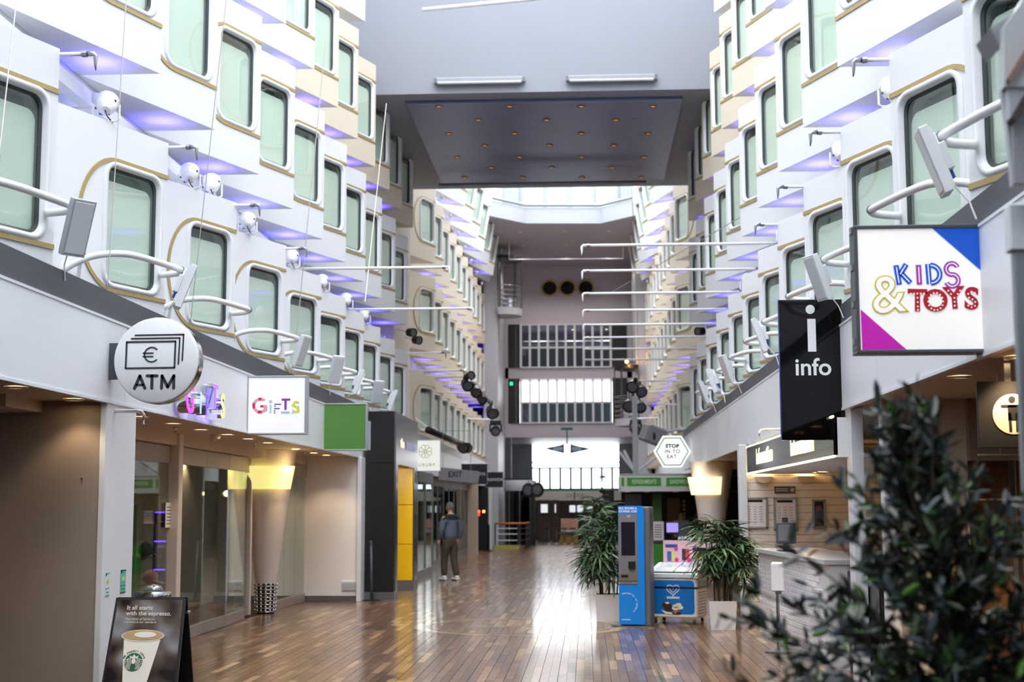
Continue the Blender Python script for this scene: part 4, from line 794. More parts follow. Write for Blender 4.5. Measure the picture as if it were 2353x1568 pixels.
bx('pillar',M('kiosk_green_dark','#2c5a30',.5),kk,1.72,kz+1.0,0,1.95,kz+1.15,z0); bx('menu_board',M('menu_warm','#8f7a62',.5),kk,2.2,kz+2.85,.9,2.55,kz+2.9,1.9); bx('menu_board',M('menu_grey','#6a675f',.5),kk,2.95,kz+2.85,1.0,3.3,kz+2.9,1.5); bx('poster',M('blue_poster','#7f8fb8',.5),kk,1.05,kz+2.85,1.35,1.5,kz+2.9,2.0)
for k in range(8): bx('hanging_pack',M('pack_cream','#d2c7a8',.5),kk,2.62,kz+2.82,1.0+.11*k,2.7,kz+2.86,1.07+.11*k)
for i,x in enumerate((1.05,1.55,2.3,3.0,3.6)): downlight((x,kz+.6,z0-.005),'small warm lamp under the snack kiosk canopy, %s from left'%ORD[i],'lamps under the snack kiosk canopy',4,'#ffc070')
bx('shelf',M('shelf_dark','#3a3531',.5),kk,1.1,kz+.35,.0,1.36,kz+.85,1.25)
c=at(1545,1213,y=kz+.5); o=thing('till_screen','lavender lit till screen on the snack kiosk counter','monitor',(c.x,kz+.5,.8)); bx('screen',M('lit_lavender','#9a8fe6',.4,emit=.55,var=0),o,c.x-.15,kz+.475,c.z-.12,c.x+.15,kz+.485,c.z+.12); bx('bezel',BLACK,o,c.x-.175,kz+.485,c.z-.16,c.x+.175,kz+.53,c.z+.15,b=.01); bx('stand',BLACK,o,c.x-.03,kz+.5,.8,c.x+.03,kz+.54,c.z-.14)
pal2=['#c9584a','#e0d6c4','#3f6fb0','#d7a640','#c77f8a','#7d9a52','#efe9dd','#8a4a32']
for i in range(9):
    z=.82+.0*i; x=1.15+(i%3)*.09; zz=(1.27,1.0,.6)[i//3]; 
for i in range(6):
    x=2.55+.22*i; mt=M('snack_'+pal2[i][1:],pal2[i],.5); o=tag(bx('snack_pack',mt,None,x,kz+.4,.802,x+.13,kz+.5,.95+.02*(i%3),b=.012),'%s snack pack on the snack kiosk counter'%('red','cream','blue','yellow','pink','green')[i],'packet','snack packs on the kiosk counter'); bx('seal',mt,o,x+.005,kz+.44,.95+.02*(i%3),x+.125,kz+.46,.98+.02*(i%3))
c=at(1512,1225,y=kz+.3); o=tag(bx('menu_card',PAPER,None,c.x-.13,kz+.28,.8,c.x+.15,kz+.3,1.28,b=.004),'white menu card standing on the kiosk counter','card'); prt('print_line',PRN,o,((c.x-.13,kz+.28,.8),(1,0,0),(0,0,1)),*[rect(.04,.08+.06*k,.22,.1+.06*k) for k in range(6)],lift=.001)
for i in range(5):
    x=1.12; z=.85+.1*i; o=tag(bx('boxed_snack',M('snack_'+pal2[(i*3+1)%8][1:],pal2[(i*3+1)%8],.5),None,1.12,kz+.28,1.252+.07*i,1.34,kz+.5,1.318+.07*i,b=.008),'boxed snack in the stack left of the kiosk, %s from the bottom'%ORD[i],'box','boxed snacks stacked on the kiosk shelf'); bx('lid_band',PAPER,o,1.119,kz+.279,1.275+.07*i,1.341,kz+.3,1.29+.07*i)
# leaning column with lamp shade by the kiosk
cx,cy=2.62,30.5; o=thing('tapered_column','white inverted cone column with glowing shade before the snack kiosk','column',(cx,cy,0)); MB().lathe([(.17,.47),(.22,.85),(.33,1.7),(.46,2.59)],(cx,cy,0),28).build('shaft',_m['column_plaster'],o,'auto'); MB().lathe([(.15,0),(.16,.47)],(cx,cy,0),20).build('foot',CHROME,o,'auto'); shade(o,cx,cy,1.9,2.27,.44,.52,-170,-70).data.materials[0]=M('warm_white_shade','#e8dcc6',.5,emit=.7,ecol='#ffe3b8',var=0); lamp('column_light',(cx-.4,cy-.4,2.35),1.2,'#ffd9a0',.05,o)

# ---------------- coin machine, freezer, planters ----------------
BLUEM=M('bright_blue_panel','#0f86e0',.35); MGREY=M('machine_grey','#6a6a6d',.45); p=at(1423,1440,y=20.38); q=at(1481,1163,y=20.38); x0,x1,z1=p.x,q.x-.01,q.z
o=thing('coin_machine','tall blue souvenir coin machine with dark screen','machine',(x0,20.36,0)); bx('body',MGREY,o,x0+.01,20.42,0,x1+.07,20.8,z1-.01,b=.015)
m=MB(); A=[(x0,.03),(x1,.03),(x1,z1-.05)]+[(x1-.05+.05*math.cos(R(a)),z1-.05+.05*math.sin(R(a))) for a in (30,60,90)]+[(x0,z1)]; m.prism([(a,20.36,b) for a,b in A],(0,.06,0)); m.build('front_panel',BLUEM,o); MB().lathe([(.33,0),(.33,.012)],((x0+x1)/2,20.6,0),28).build('base_plate',STEEL,o,'auto')
mx=lambda px,py:(x0+(px-1423)/58*(x1-x0),z1-(py-1163)/277*z1); a=mx(1424,1343); b=mx(1466,1182); bx('console',M('console_grey','#858488',.4,metal=.3),o,a[0],20.352,a[1],b[0],20.36,b[1]); a=mx(1430,1277); b=mx(1461,1200); bx('screen',M('dark_screen','#23212b',.15),o,a[0],20.346,a[1],b[0],20.352,b[1],b=.002)
a=mx(1446,1308); b=mx(1461,1290); bx('card_reader',BLACK,o,a[0],20.31,a[1],b[0],20.352,b[1],b=.006); a=mx(1425,1335); b=mx(1465,1319); bx('coin_tray',M('tray_beige','#82766a',.4,metal=.3),o,a[0],20.34,a[1],b[0],20.352,b[1]); a=mx(1429,1328); b=mx(1445,1322); bx('tray_slot',BLACK,o,a[0],20.336,a[1],b[0],20.341,b[1])
for k,(tx,py) in enumerate((('PICK MOOMIN A',1169),('SOUVENIR COIN',1176))): a=mx(1445,py); text('lettering',tx,.044,SIGNW,o,(a[0],20.358,a[1]),off=.0015,sx=.74,sp=1.05)
a=mx(1447,1187); text('lettering','2 €',.03,SIGNW,o,(a[0],20.35,a[1]),off=.001)
txt='SOUVENIRS OF MOOMIN'; cc=mx(1440,1388); rr=.145
for k,chh in enumerate(txt):
    if chh==' ': continue
    t=R(112-k*8.6); text('arc_letter',chh,.026,SIGNW,o,(cc[0]+rr*math.cos(t),20.358,cc[1]+rr*math.sin(t)),(90,90-math.degrees(t),0),off=.0006)
m=MB()
for k in range(7): m.box(x1+.068,20.5,z1-.12-.03*k,x1+.074,20.62,z1-.11-.03*k)
m.build('vent_louvres',BLACK,o); a=mx(1438,1424); bx('print_line',SIGNW,o,a[0]-.06,20.357,a[1]-.005,a[0]+.06,20.36,a[1]+.003)
# ice cream freezer
fz=thing('ice_cream_freezer','white ice cream chest freezer with blue front panel and curved glass lid','freezer',(at(1488,1433,y=20.7).x,20.7,0)); p=at(1488,1433,y=20.7); q=at(1596,1330,y=20.7); x0,x1=p.x,p.x+.69; zt=q.z
bx('body',M('freezer_white','#e9ebee',.35),fz,x0,20.7,.09,x1,21.28,zt,b=.015); bx('side_panel',M('freezer_side','#77808e',.4),fz,x1-.001,20.75,.5,x1+.006,21.25,zt-.03)
m=MB(); prof=[(20.68,zt),(20.68,zt+.05),(20.73,zt+.1),(21.2,zt+.2),(21.3,zt+.2),(21.3,zt)]
for xa,xb in ((x0-.01,x0+.05),(x1-.05,x1+.01)): MB().prism([(xa,b,c) for b,c in prof],(xb-xa,0,0)).build('lid_cheek',GREYW,fz)
bx('lid_front',GREYW,fz,x0+.05,20.68,zt,x1-.05,20.74,zt+.07,b=.01); bx('lid_back',GREYW,fz,x0+.05,21.24,zt+.1,x1-.05,21.3,zt+.2)
for a,b in ((x0+.05,(x0+x1)/2+.01),((x0+x1)/2-.02,x1-.05)): MB().add([(a,20.73,zt+.09),(b,20.73,zt+.09),(b,20.9,zt+.145),(a,20.9,zt+.145),(b,21.24,zt+.19),(a,21.24,zt+.19)],[(0,1,2,3),(3,2,4,5)]).build('glass_lid',M('lid_glass_white','#dfe6ea',.06,coat=.5),fz)
MB().tube([((x0+x1)/2,20.72,zt+.1),((x0+x1)/2,20.9,zt+.155),((x0+x1)/2,21.24,zt+.2)],.008,6).build('lid_bar',GREYW,fz)
fxp=lambda px,py:(x0+(px-1488)/108*(x1-x0),.09+(1433-py)/103*(zt-.09)); u0,v0=fxp(1492,1428); u1,v1=fxp(1589,1334); FB=M('freezer_blue','#0b72c4',.4); fr=((0,20.7,0),(1,0,0),(0,0,1))
u0,v0=x0+.03,.14; u1,v1=x1-.04,zt-.03; prt('front_decal',FB,fz,fr,rrect(u0,u1,v0,v1,.05),lift=.002)
hx,hz=(u0+u1)/2-.0,v1-.13
def heart(s,w):
    pts=[]
    for k in range(33):
        t=2*math.pi*k/32; pts.append((hx+s*16*math.sin(t)**3*1.15, hz+s*(13*math.cos(t)-5*math.cos(2*t)-2*math.cos(3*t)-math.cos(4*t))))
    return [stroke(a,b,w) for a,b in zip(pts,pts[1:])]
prt('heart_logo',SIGNW,fz,fr,*heart(.0052,.013),*heart(.0028,.011),lift=.004); text('lettering','INGMAN',.042,SIGNW,fz,(hx,20.694,v1-.245),off=.002,sx=1.1)
CHOC=M('chocolate_print','#3a241d',.5); CONE=M('cone_print','#b5814a',.5); ICE=M('ice_print','#efe6d2',.5); sx_=(u0+u1)/2; fr=((0,20.7,.135-.19*.55),(1,0,0),(0,0,.55))
prt('lolly_print',CHOC,fz,fr,[(sx_-.17,.40),(sx_-.15,.49),(sx_-.1,.52),(sx_-.05,.5),(sx_-.02,.42),(sx_-.0,.3),(sx_-.05,.25),(sx_-.1,.27)],lift=0.0120); prt('lolly_cream',ICE,fz,fr,[(sx_-.13,.49),(sx_-.07,.51),(sx_-.05,.47),(sx_-.09,.45)],lift=0.0160)
prt('splash_print',ICE,fz,fr,[(sx_-.18,.3),(sx_-.1,.26),(sx_-.0,.23),(sx_-.02,.19),(sx_-.12,.2)],lift=0.0130); prt('crumb_print',CHOC,fz,fr,circ(sx_+.05,.22,.07,16,.035),lift=0.0140)
prt('cone_print',CONE,fz,fr,[(sx_+.0,.34),(sx_+.1,.32),(sx_+.02,.19)],lift=0.0190); prt('scoop_print',ICE,fz,fr,circ(sx_+.04,.4,.05,16),circ(sx_+.1,.37,.05,16),circ(sx_+.03,.35,.05,16),circ(sx_+.08,.44,.045,16),lift=0.0220)
m=MB()
for k in range(8): m.box(x1,20.78,.14+.042*k,x1+.008,21.2,.155+.042*k)
m.build('side_grille',M('grille_grey','#9a9da5',.4),fz); bx('strap',BLACK,fz,x0-.004,20.692,.5,x1+.012,20.70,.522); bx('strap',BLACK,fz,x1+.008,20.692,.5,x1+.014,21.28,.522)
for x,yy in ((x0+.06,20.76),(x1-.06,20.76),(x0+.06,21.2),(x1-.06,21.2)): MB().lathe([(.035,-.015),(.035,.015)],(x,yy,.038),12,(1,0,0)).build('caster',DSTEEL,fz); bx('caster_fork',CHROME,fz,x-.02,yy-.02,.05,x+.02,yy+.02,.095)
# pink price board behind the freezer
p=Vector((x0+.03,21.3,zt+.2)); q=Vector((x1+.02,21.3,zt+.52)); o=thing('price_board','pink ice cream price board standing at the back of freezer','board',fz.location); bx('panel',M('pink_board','#e3b9c2',.5),o,p.x,21.305,p.z,q.x,21.32,q.z); fr=((p.x,21.305,p.z),(1,0,0),(0,0,1)); W_=q.x-p.x; H_=q.z-p.z
prt('name_badge',M('teal_badge','#2f6d80',.5),o,fr,[(.32*W_,.98*H_),(.34*W_,1.08*H_),(.42*W_,1.18*H_),(.5*W_,1.2*H_),(.58*W_,1.18*H_),(.64*W_,1.08*H_),(.64*W_,.96*H_),(.48*W_,1.06*H_)]); text('lettering','JÄÄTELÖ',.05,SIGNW,o,(p.x+.485*W_,21.3,p.z+1.1*H_),off=.001)
for i,(a,b,c,d,hx_) in enumerate(((.05,.68,.32,.82,'#33509a'),(.09,.06,.18,.5,'#4a62a8'),(.19,.06,.26,.5,'#cfd86a'),(.42,.1,.5,.62,'#3f2b4a'),(.5,.1,.58,.62,'#c8524a'),(.66,.5,.9,.68,'#4a3566'),(.7,.15,.92,.5,'#c9a862'))): prt('product_print',M('prod_'+hx_[1:],hx_,.5),o,fr,rect(a*W_,b*H_,c*W_,d*H_),lift=.003+.0005*i)
prt('price_dot',M('hot_pink_dot','#d8329a',.5),o,fr,circ(.29*W_,.62*H_,.03,16),circ(.3*W_,.12*H_,.03,16),circ(.57*W_,.12*H_,.03,16),lift=.007)

fz.rotation_euler=(0,0,R(-19)); o.rotation_euler=(0,0,R(-19)); bpy.data.objects['coin_machine'].rotation_euler=(0,0,R(-11))

for q in (fz,o): q.location=q.location+Vector((.05,.2,0))

downlight((4.0,11.6,2.596),'fill lamp added in right soffit before the timber wall','downlights in the right soffit',60,'#ffcf98')  # extra lamp added to brighten the timber wall

# ---------------- pipes, rails, lamps on the walls ----------------
PIPE=M('white_pipe','#eef0f2',.3)
rl=[(-.53,-1.41,.11),(-.47,-1.4,.16),(-.38,-1.38,.21),(-.28,-1.35,.255),(-.15,-1.3,.285),(0,-1.19,.3),(.1,-.85,.305),(.18,-.5,.305),(.24,-.26,.3),(.22,-.2,.285),(.14,-.17,.275),(-.02,-.14,.27)]
def rail(side,y,lab):
    x=XL if side<0 else XR; pts=[Vector((x-side*a,y+b,ZA+c)) for a,b,c in rl]; sm=[]
    for k in range(len(pts)-1):
        for j in range(3): sm.append(pts[k].lerp(pts[k+1],j/3))
    sm.append(pts[-1]); sm=[sm[0]]+[(sm[k-1]+sm[k]*2+sm[k+1])/4 for k in range(1,len(sm)-1)]+[sm[-1]]
    o=thing('pipe_rail',lab,'rail',pts[0],'curved white pipe rails below the windows'); MB().tube(sm,.032,10).build('rail',PIPE,o,True)
    q=pts[2]; MB().tube([q,q+Vector((side*.08,.12,-.32))],.018,8).build('strut',PIPE,o); MB().lathe([(.036,-.015),(.036,.015)],pts[8],10,(0,1,0)).build('clamp',STEEL,o)
    return pts[8]
def flood(p,lean,yaw,lab,mat):
    o=thing('led_floodlight',lab,'lamp',p,'LED floodlights on the pipe rails'); M3=Matrix.Rotation(R(yaw),4,'Z')@Matrix.Rotation(R(lean),4,'Y'); T=Matrix.Translation(p)@M3
    def b_(nm,mt,*a):
        m=MB().bev(*a,b=.004); m.v=[tuple(T@Vector(v)) for v in m.v]; return m.build(nm,mt,o)
    b_('case',mat,-.03,-.1,-.3,.03,.1,.15); b_('lens',M('lamp_lens','#cfd6dc',.1,coat=.4),.03,-.085,-.28,.036,.085,.13)
    for k in range(6): b_('fin',mat,-.05,-.09+.032*k,-.28,-.03,-.084+.032*k,.13)
    b_('driver_box',mat,-.1,-.055,-.16,-.05,.055,.02); b_('plug',M('blue_plug','#2a4fc0',.4),-.085,-.02,-.22,-.06,.02,-.165); b_('yoke',PIPE,-.075,-.015,.0,-.05,.015,.1)
    tp=[T@Vector((-.05,0,-.24)),T@Vector((-.1,.02,-.4)),T@Vector((-.09,.05,-.52))]; MB().tube(tp,.006,5).build('cable',PIPE,o)
GRF=M('flood_grey','#a9abb4',.45)
for i,y in enumerate(AL[1:9]):
    e=rail(-1,y,'curved white pipe rail across lowest left window, %s from the front'%ORD[i])
    if i!=2: flood(e+Vector((.1,-.1,-.12)),20,(-38,20,0,-20,-45,5,-50,10)[i],('grey' if i==0 else 'white')+' LED floodlight at end of %s left pipe rail'%ORD[i],GRF if i==0 else GREYW)
for i,y in enumerate(AR[0:10]):
    e=rail(1,y,'curved white pipe rail across lowest right window, %s from the front'%ORD[i])
    if i in (0,2,4,6,7,8): flood(e+Vector((-.1,-.1,-.12)),20,(175,200,172,200,150,190)[(0,2,4,6,7,8).index(i)],'white LED floodlight at end of %s right pipe rail'%ORD[i],GREYW)
# short hooked arms and long rods
def arm(side,y,L,lab,grp,z=5.33):
    x=XL if side<0 else XR; s=-side; a=Vector((x-s*(.12 if y<34 else .55),y-.05,z)); b=Vector((x+s*L,y-.05,z)); o=thing('hooked_pipe',lab,'pipe',a,grp)
    MB().tube([a,b],.022 if L>1 else .018,8).build('arm',PIPE,o,True); MB().tube([b,b+Vector((s*.05,0,0)),b+Vector((s*.07,0,-.02)),b+Vector((s*.07,0,-.1)),b+Vector((s*.075,0,-.14))],[.022,.022,.02,.012,.005],8).build('nozzle',STEEL if L<1 else PIPE,o,True); MB().lathe([(.028,-.02),(.028,.02)],b-Vector((s*.02,0,0)),8,(1,0,0)).build('collar',STEEL,o)
for i,y in enumerate((11.2,14.25,17.1,20.05)): arm(-1,y,.22,'short hooked white pipe arm above left windows, %s from front'%ORD[i],'short pipe arms')
for i,y in enumerate((11.75,14.06,16.5,18.74)): arm(1,y,.22,'short hooked white pipe arm above right windows, %s from front'%ORD[i],'short pipe arms')
for i,y in enumerate((20.1,22.3,24.7,26.85,29.0,31.2,33.5,36)): arm(1,y,2.5,'long white rod reaching from right wall to mid hall, %s from front'%ORD[i],'long white rods')
for i,(y,L) in enumerate(((21.8,2.1),(26.4,2.1),(34.0,.85),(38.5,.9),(40.5,.95),(42.8,1.0))): arm(-1,y,L,'long white rod reaching from left wall, %s from front'%ORD[i],'long white rods on the left')
# par cans on the ledge
WGL=M('par_can_white','#f0f1f3',.3)
def parcan(p,side,lab):
    o=thing('par_can',lab,'lamp',p,'white par can lamps on the ledges'); x,y,z=p; A=Vector((side*.1,.6,.65)).normalized(); c=Vector((x,y,z+.16))
    MB().lathe([(.05,-.1),(.085,-.06),(.1,-.02),(.105,.05),(.112,.06),(.112,.085),(.1,.09)],c,18,A).build('can',WGL,o,'auto'); MB().lathe([(.098,.08),(0,.085)],c,18,A,cap=False).build('lens',M('lamp_lens','#cfd6dc',.1,coat=.4),o)
    MB().tube([(x-.13,y,z+.16),(x-.13,y,z+.02),(x-.1,y,z),(x+.1,y,z),(x+.13,y,z+.02),(x+.13,y,z+.16)],.012,6).build('yoke',WGL,o); MB().tube([c-A*.1,c-A*.15+Vector((.03,0,-.03)),(x+.05,y+.05,z)],.008,5).build('cable',DGREY,o); bx('plug',M('blue_plug','#2a4fc0',.4),o,x-.06,y-.03,z+.06,x-.03,y,z+.1)
    for k in range(4): a=R(90*k+20); MB().ball(c+Vector((.1*math.cos(a),-.02,.1*math.sin(a))),.014,6,5).build('clip',DSTEEL,o)
for i,(x,y) in enumerate(((-4.62,13.35),(-4.62,16.28),(-4.5,16.82),(-4.6,19.1),(-4.58,21.95),(-4.55,24.4),(-4.5,26.6),(-4.5,28.8))): parcan((x,y,5.38),-1,'white par can lamp on left ledge above lowest windows, %s from front'%ORD[i])
for i,(x,y) in enumerate(((2.9,13.3),(2.85,15.7),(2.85,20.2),(2.82,24.8))): parcan((x,y,5.38),1,'white par can lamp on right ledge above lowest windows, %s from front'%ORD[i])
# steel cables
CAB=M('steel_cable','#b9b4ac',.35,metal=.6)
for i,(p,q) in enumerate(((at(38,0,y=10.2),at(-4,372,x=-4.13)),(at(290,0,y=12.4),at(247,664,x=-4.13)),(at(520,0,y=14.6),at(437,745,x=-4.15)),(at(740,180,y=20.5),at(672,866,x=-4.13)),(at(887,246,y=28.0),at(838,700,y=25)))): MB_=MB().tube([p+(p-q)*(.15 if i<4 else .02),q],.005 if i<3 else .007,5); o=tag(MB_.build('steel_cable',CAB),'thin taut steel cable on the left side, %s from the front'%ORD[i],'cable','steel cables'); MB().lathe([(.012,0),(.012,.05)],q,6).build('end_fitting',STEEL,o)
for i,(p,q) in enumerate(((at(1452,430,y=38.5),at(1470,900,y=41)),(at(1700,500,y=24),at(1400,675,y=38)))): o=tag(MB().tube([p,q],.008,5).build('steel_cable',CAB),'thin steel cable on the right side, %s'%('steep one' if i==0 else 'slanting one'),'cable','steel cables'); MB().lathe([(.015,0),(.015,.05)],q,6).build('end_fitting',STEEL,o)
o=tag(MB().tube([(-2.55,22,9.53),(1.6,22,9.86)],.035,8).build('hanging_bar',PIPE,None,True),'white bar hanging high in front of the bridge wall','bar')
for x,z in ((-1.6,9.6),(.8,9.8)): MB().tube([(x,22,z),(x,22,17)],.004,5).build('wire',CAB,o)
o=tag(MB().tube([(-3.78,36.5,10.0),(1.6,36.5,10.0)],.04,8).build('hanging_bar',M('lavender_bar','#8d8ca0',.4),None,True),'lavender grey bar hanging under the far edge of the bridge ceiling','bar')
for x in (-2.9,.7): MB().tube([(x,36.5,10.0),(x,36.5,10.19)],.006,5).build('wire',CAB,o)
# black lighting bars with spot lamps
BLK=M('stage_black','#101114',.45)
def spot(parent,p,A,r=.1,L=.3,nm='spot_lamp'):
    A=Vector(A).normalized(); p=Vector(p); o=MB().lathe([(r*.6,-L*.5),(r*.95,-L*.35),(r,0),(r*1.05,L*.5),(r*.95,L*.5),(r*.85,L*.4)],p,14,A).build(nm,BLK,parent,'auto'); MB().lathe([(r*.8,L*.42),(0,L*.43)],p,14,A,cap=False).build('lens',M('spot_lens','#59636e',.1,coat=.5),o); return o
def lbar(path,lab,spots,arms,r=.035):
    o=thing('lighting_bar',lab,'lamp bar',path[0]); MB().tube(path,r,8).build('bar',BLK,o,True)
    for p,A,rr in spots: spot(o,p,A,rr,.32); MB().tube([Vector(p),Vector((p[0],p[1],max(path[0][2],p[2])))],.02,6).build('hanger',BLK,o)
    for p,q in arms: MB().tube([p,q],.025,6).build('support_rod',PIPE,o)
lbar([(-3.2,38,5.1),(-3.1,47,5.02)],'black stage light bar hanging on the left beyond the bridge',[((-3.2,38.4,4.95),(.3,-1,-.5),.15),((-3.1,40,4.9),(.4,-1,-.6),.15),((-3.15,43,4.9),(.5,-1,-.5),.13),((-3.05,46.5,4.75),(.3,-1,-.7),.2),((-3.2,39,5.2),(.5,-.6,.2),.12)],[((-4.3,38.5,5.2),(-3.2,38.5,5.15)),((-4.3,44,5.2),(-3.15,44,5.1))],.06)
lbar([(1.35,39,5.1),(1.42,44,5.0)],'black stage light bar hanging on the right beyond the bridge',[((1.3,39.3,4.95),(-.3,-1,-.4),.17),((1.5,39.6,4.85),(.2,-1,-.5),.16),((1.22,40.4,4.5),(-.2,-1,-.4),.17),((1.52,40.8,4.5),(.2,-1,-.5),.16),((1.38,43,4.7),(0,-1,-.5),.15)],[((2.6,39.5,5.1),(1.35,39.5,5.1)),((2.6,43,5.1),(1.4,43,5.05)),((2.6,41,4.55),(1.3,40.6,4.55))],.06)
lbar([(-3.88,35.2,3.55),(-3.85,47,3.62)],'long black track light bar low on the left past the EXIT sign',[((-3.8,44,3.5),(.4,-1,-.3),.17),((-3.82,45.5,3.55),(.5,-1,-.2),.16)],[((-4.3,36,3.9),(-3.88,36,3.58)),((-4.3,40,3.9),(-3.87,40,3.6)),((-4.3,44,3.9),(-3.86,44,3.6))],.09)
for i,x in enumerate((-3.28,1.78)):
    o=thing('moving_head','black moving head spotlight hanging far %s'%('left' if i==0 else 'right'),'lamp',(x,52,4.3)); bx('base',BLK,o,x-.2,51.85,4.62,x+.2,52.15,4.8,b=.03); 
    for s in (-.2,.2): bx('yoke_arm',BLK,o,x+s-.03,51.95,4.38,x+s+.03,52.05,4.65)
    spot(o,(x,51.95,4.42),(0,-1,-.3),.17,.36,'head'); xw=-4.3 if i==0 else 2.9; MB().tube([(x,52,4.82),(xw,52,4.86)],.03,6).build('support_rod',PIPE,o); MB().tube([(x,52,4.8),(x,52,4.86)],.03,6).build('clamp',STEEL,o)
for i,(x,y,s) in enumerate(((-4.35,34.6,1),(2.9,34.9,-1),(-4.4,36.2,1))):
    o=thing('grey_spotlight','grey round spotlight on the wall below the bridge, %s'%('left side','right side','left side, farther one')[i],'lamp',(x,y,5.9)); spot(o,(x+s*.1,y,5.9),(s,-.8,-.2),.11,.22,'head'); MB().tube([(x+s*.1,y,5.9),(x-s*.3,y,6.0)],.02,6).build('bracket',GREYW,o)

# ---------------- far end dressing ----------------
o=thing('pennant_mast','green hanging mast with two dark blue pennants at far end','flag',(-.8,60,3.6)); c=at(1303,1030,y=60); MB().tube([(c.x,60,3.6),(c.x,60,4.95)],.03,6).build('mast',M('mast_green','#2e5a4e',.4),o); bx('head_bracket',M('mast_green','#2e5a4e',.4),o,c.x-.25,59.9,4.85,c.x+.25,60.1,4.95); MB().tube([(c.x,60,4.9),(c.x,65.98,4.9)],.03,6).build('bracket_arm',M('mast_green','#2e5a4e',.4),o)
PEN=M('pennant_blue','#33455c',.6)
for pts in (((1247,1031),(1297,1021),(1297,1043)),((1361,1032),(1310,1043),(1310,1021))):
    q=MB().prism([at(a,b,y=60) for a,b in pts],(0,.03,0)).build('pennant',PEN,o); d=at((pts[0][0]*.3+pts[1][0]*.7),1032,y=60); bx('print',M('pennant_print','#8c98ab',.6),q,d.x-.2,59.99,d.z-.08,d.x+.2,60.0,d.z+.08)
a=at(1230,1151,y=72); b=at(1425,1128,y=72); o=thing('pub_sign_band','grey fascia band reading SEA PUB at far end','sign',(-.6,72,a.z)); bx('band',LGREY,o,-4.4,72,a.z,2.4,72.2,b.z); text('lettering','SEA',.28,GREY,o,(at(1308,1140,y=72).x,71.99,(a.z+b.z)/2),sx=.8); text('lettering','PUB',.28,GREY,o,(at(1333,1140,y=72).x,71.99,(a.z+b.z)/2),sx=.8); bx('divider',DGREY,o,at(1320,1140,y=72).x-.03,71.98,a.z+.05,at(1320,1140,y=72).x+.03,72,b.z-.05)
struct('wall_pub_back',MB().box(-4.5,75.3,0,2.5,75.5,2.2),M('pub_dark','#3b3330',.6)); struct('trim_51',MB().box(-4.4,72.0,b.z,2.4,72.3,b.z+.12),M('mast_green','#2e5a4e',.4))
o=thing('pub_counter','ochre fronted pub counter with bright picture board at far end','counter',(-.85,66.5,0)); p,q=at(1287,1249,y=66.5),at(1328,1228,y=66.5); bx('body',M('ochre_front','#a8823e',.5),o,p.x,66.5,0,q.x,67.2,q.z,b=.02); bx('top',DGREY,o,p.x-.1,66.45,q.z,q.x+.1,67.25,q.z+.05); p,q=at(1289,1223,y=66.6),at(1328,1192,y=66.6); bx('picture_board',M('warm_picture','#c89a86',.5,var=.35,scale=6),o,p.x,66.6,p.z,q.x,66.65,q.z); bx('picture_edge',M('lilac_print','#b9a8c4',.5),o,p.x,66.59,p.z,q.x,66.6,p.z+.12)
for i,(a_,b_) in enumerate(((1236,1265),(1268,1284))):
    p,q=at(a_,1246,y=69),at(b_,1165,y=69); o=thing('pub_booth','dark wooden pub booth partition, %s at the far end'%('wide one' if i==0 else 'narrow one'),'partition',((p.x+q.x)/2,69,0)); bx('panel',M('pub_wood','#3f3129',.5),o,p.x,69,0,q.x,69.1,1.25); bx('frame',M('pub_wood','#3f3129',.5),o,p.x,69,1.25,p.x+.12,69.1,2.0); bx('frame',M('pub_wood','#3f3129',.5),o,q.x-.1,69,1.25,q.x,69.1,2.0); bx('frame',M('pub_wood','#3f3129',.5),o,p.x+.12,69,1.85,q.x-.1,69.1,2.0); bx('lit_pane',M('pub_lit_pane','#dfe3ea',.4,emit=.5,var=0),o,p.x+.15,69.04,1.4,q.x-.14,69.06,1.8)
for i,x in enumerate((-.75,-.35,.15)):
    o=thing('pub_lamp_panel','small white lit panel in the pub back bar, %s from left'%ORD[i],'lamp',(x,74.9,1.5)); bx('panel',M('pub_lit_pane','#dfe3ea',.4,emit=.5,var=0),o,x-.15,74.9,1.4,x+.15,74.95,1.75,b=.03); bx('mount',DGREY,o,x-.05,74.95,1.5,x+.05,75.3,1.6)
for i in range(4):
    x=-1.75+.36*i; o=thing('bar_stool','dark pub bar stool at the far end, %s from left'%ORD[i],'stool',(x,66.2,0)); MB().lathe([(.15,.66),(.16,.7),(.14,.72)],(x,66.2,0),14).build('seat',BLACK,o,'auto'); MB().tube([(x,66.2,.02),(x,66.2,.67)],.025,6).build('stem',STEEL,o); MB().lathe([(.16,0),(.15,.02),(.02,.03)],(x,66.2,0),14).build('foot',STEEL,o,'auto')
c=at(1385,1113,y=58); o=thing('globe_lamp','glass globe street lamp on dark post at far right','lamp',(c.x,58,0)); MB().tube([(c.x+.05,58,0),(c.x+.05,58,c.z-.3)],[.09,.06],10).build('post',BLK,o,True); MB().ball(c,.3,18,12).build('globe',glass('globe_glass','#f2f6f4',.06),o,True); MB().ball(c-Vector((0,0,.02)),.09,10,8).build('bulb',EM('globe_bulb','#ffc46a',5),o,True); MB().lathe([(.12,0),(.14,.05),(.05,.08)],c+Vector((0,0,.26)),12).build('cap',BLK,o,'auto'); MB().lathe([(.16,0),(.1,-.1)],c-Vector((0,0,.26)),12).build('collar',BLK,o,'auto')
for i,(px,w_) in enumerate(((1372,.16),(1400,.2))):
    c=at(px,1200,y=56.5); o=thing('dark_display_column','dark free standing display column at far right, %s one'%('left' if i==0 else 'right'),'column',(c.x,56.5,0)); bx('body',BLK,o,c.x-w_,56.4,.08,c.x+w_,56.7,2.0+.35*i,b=.03); bx('plinth',DGREY,o,c.x-w_-.05,56.35,0,c.x+w_+.05,56.75,.08)
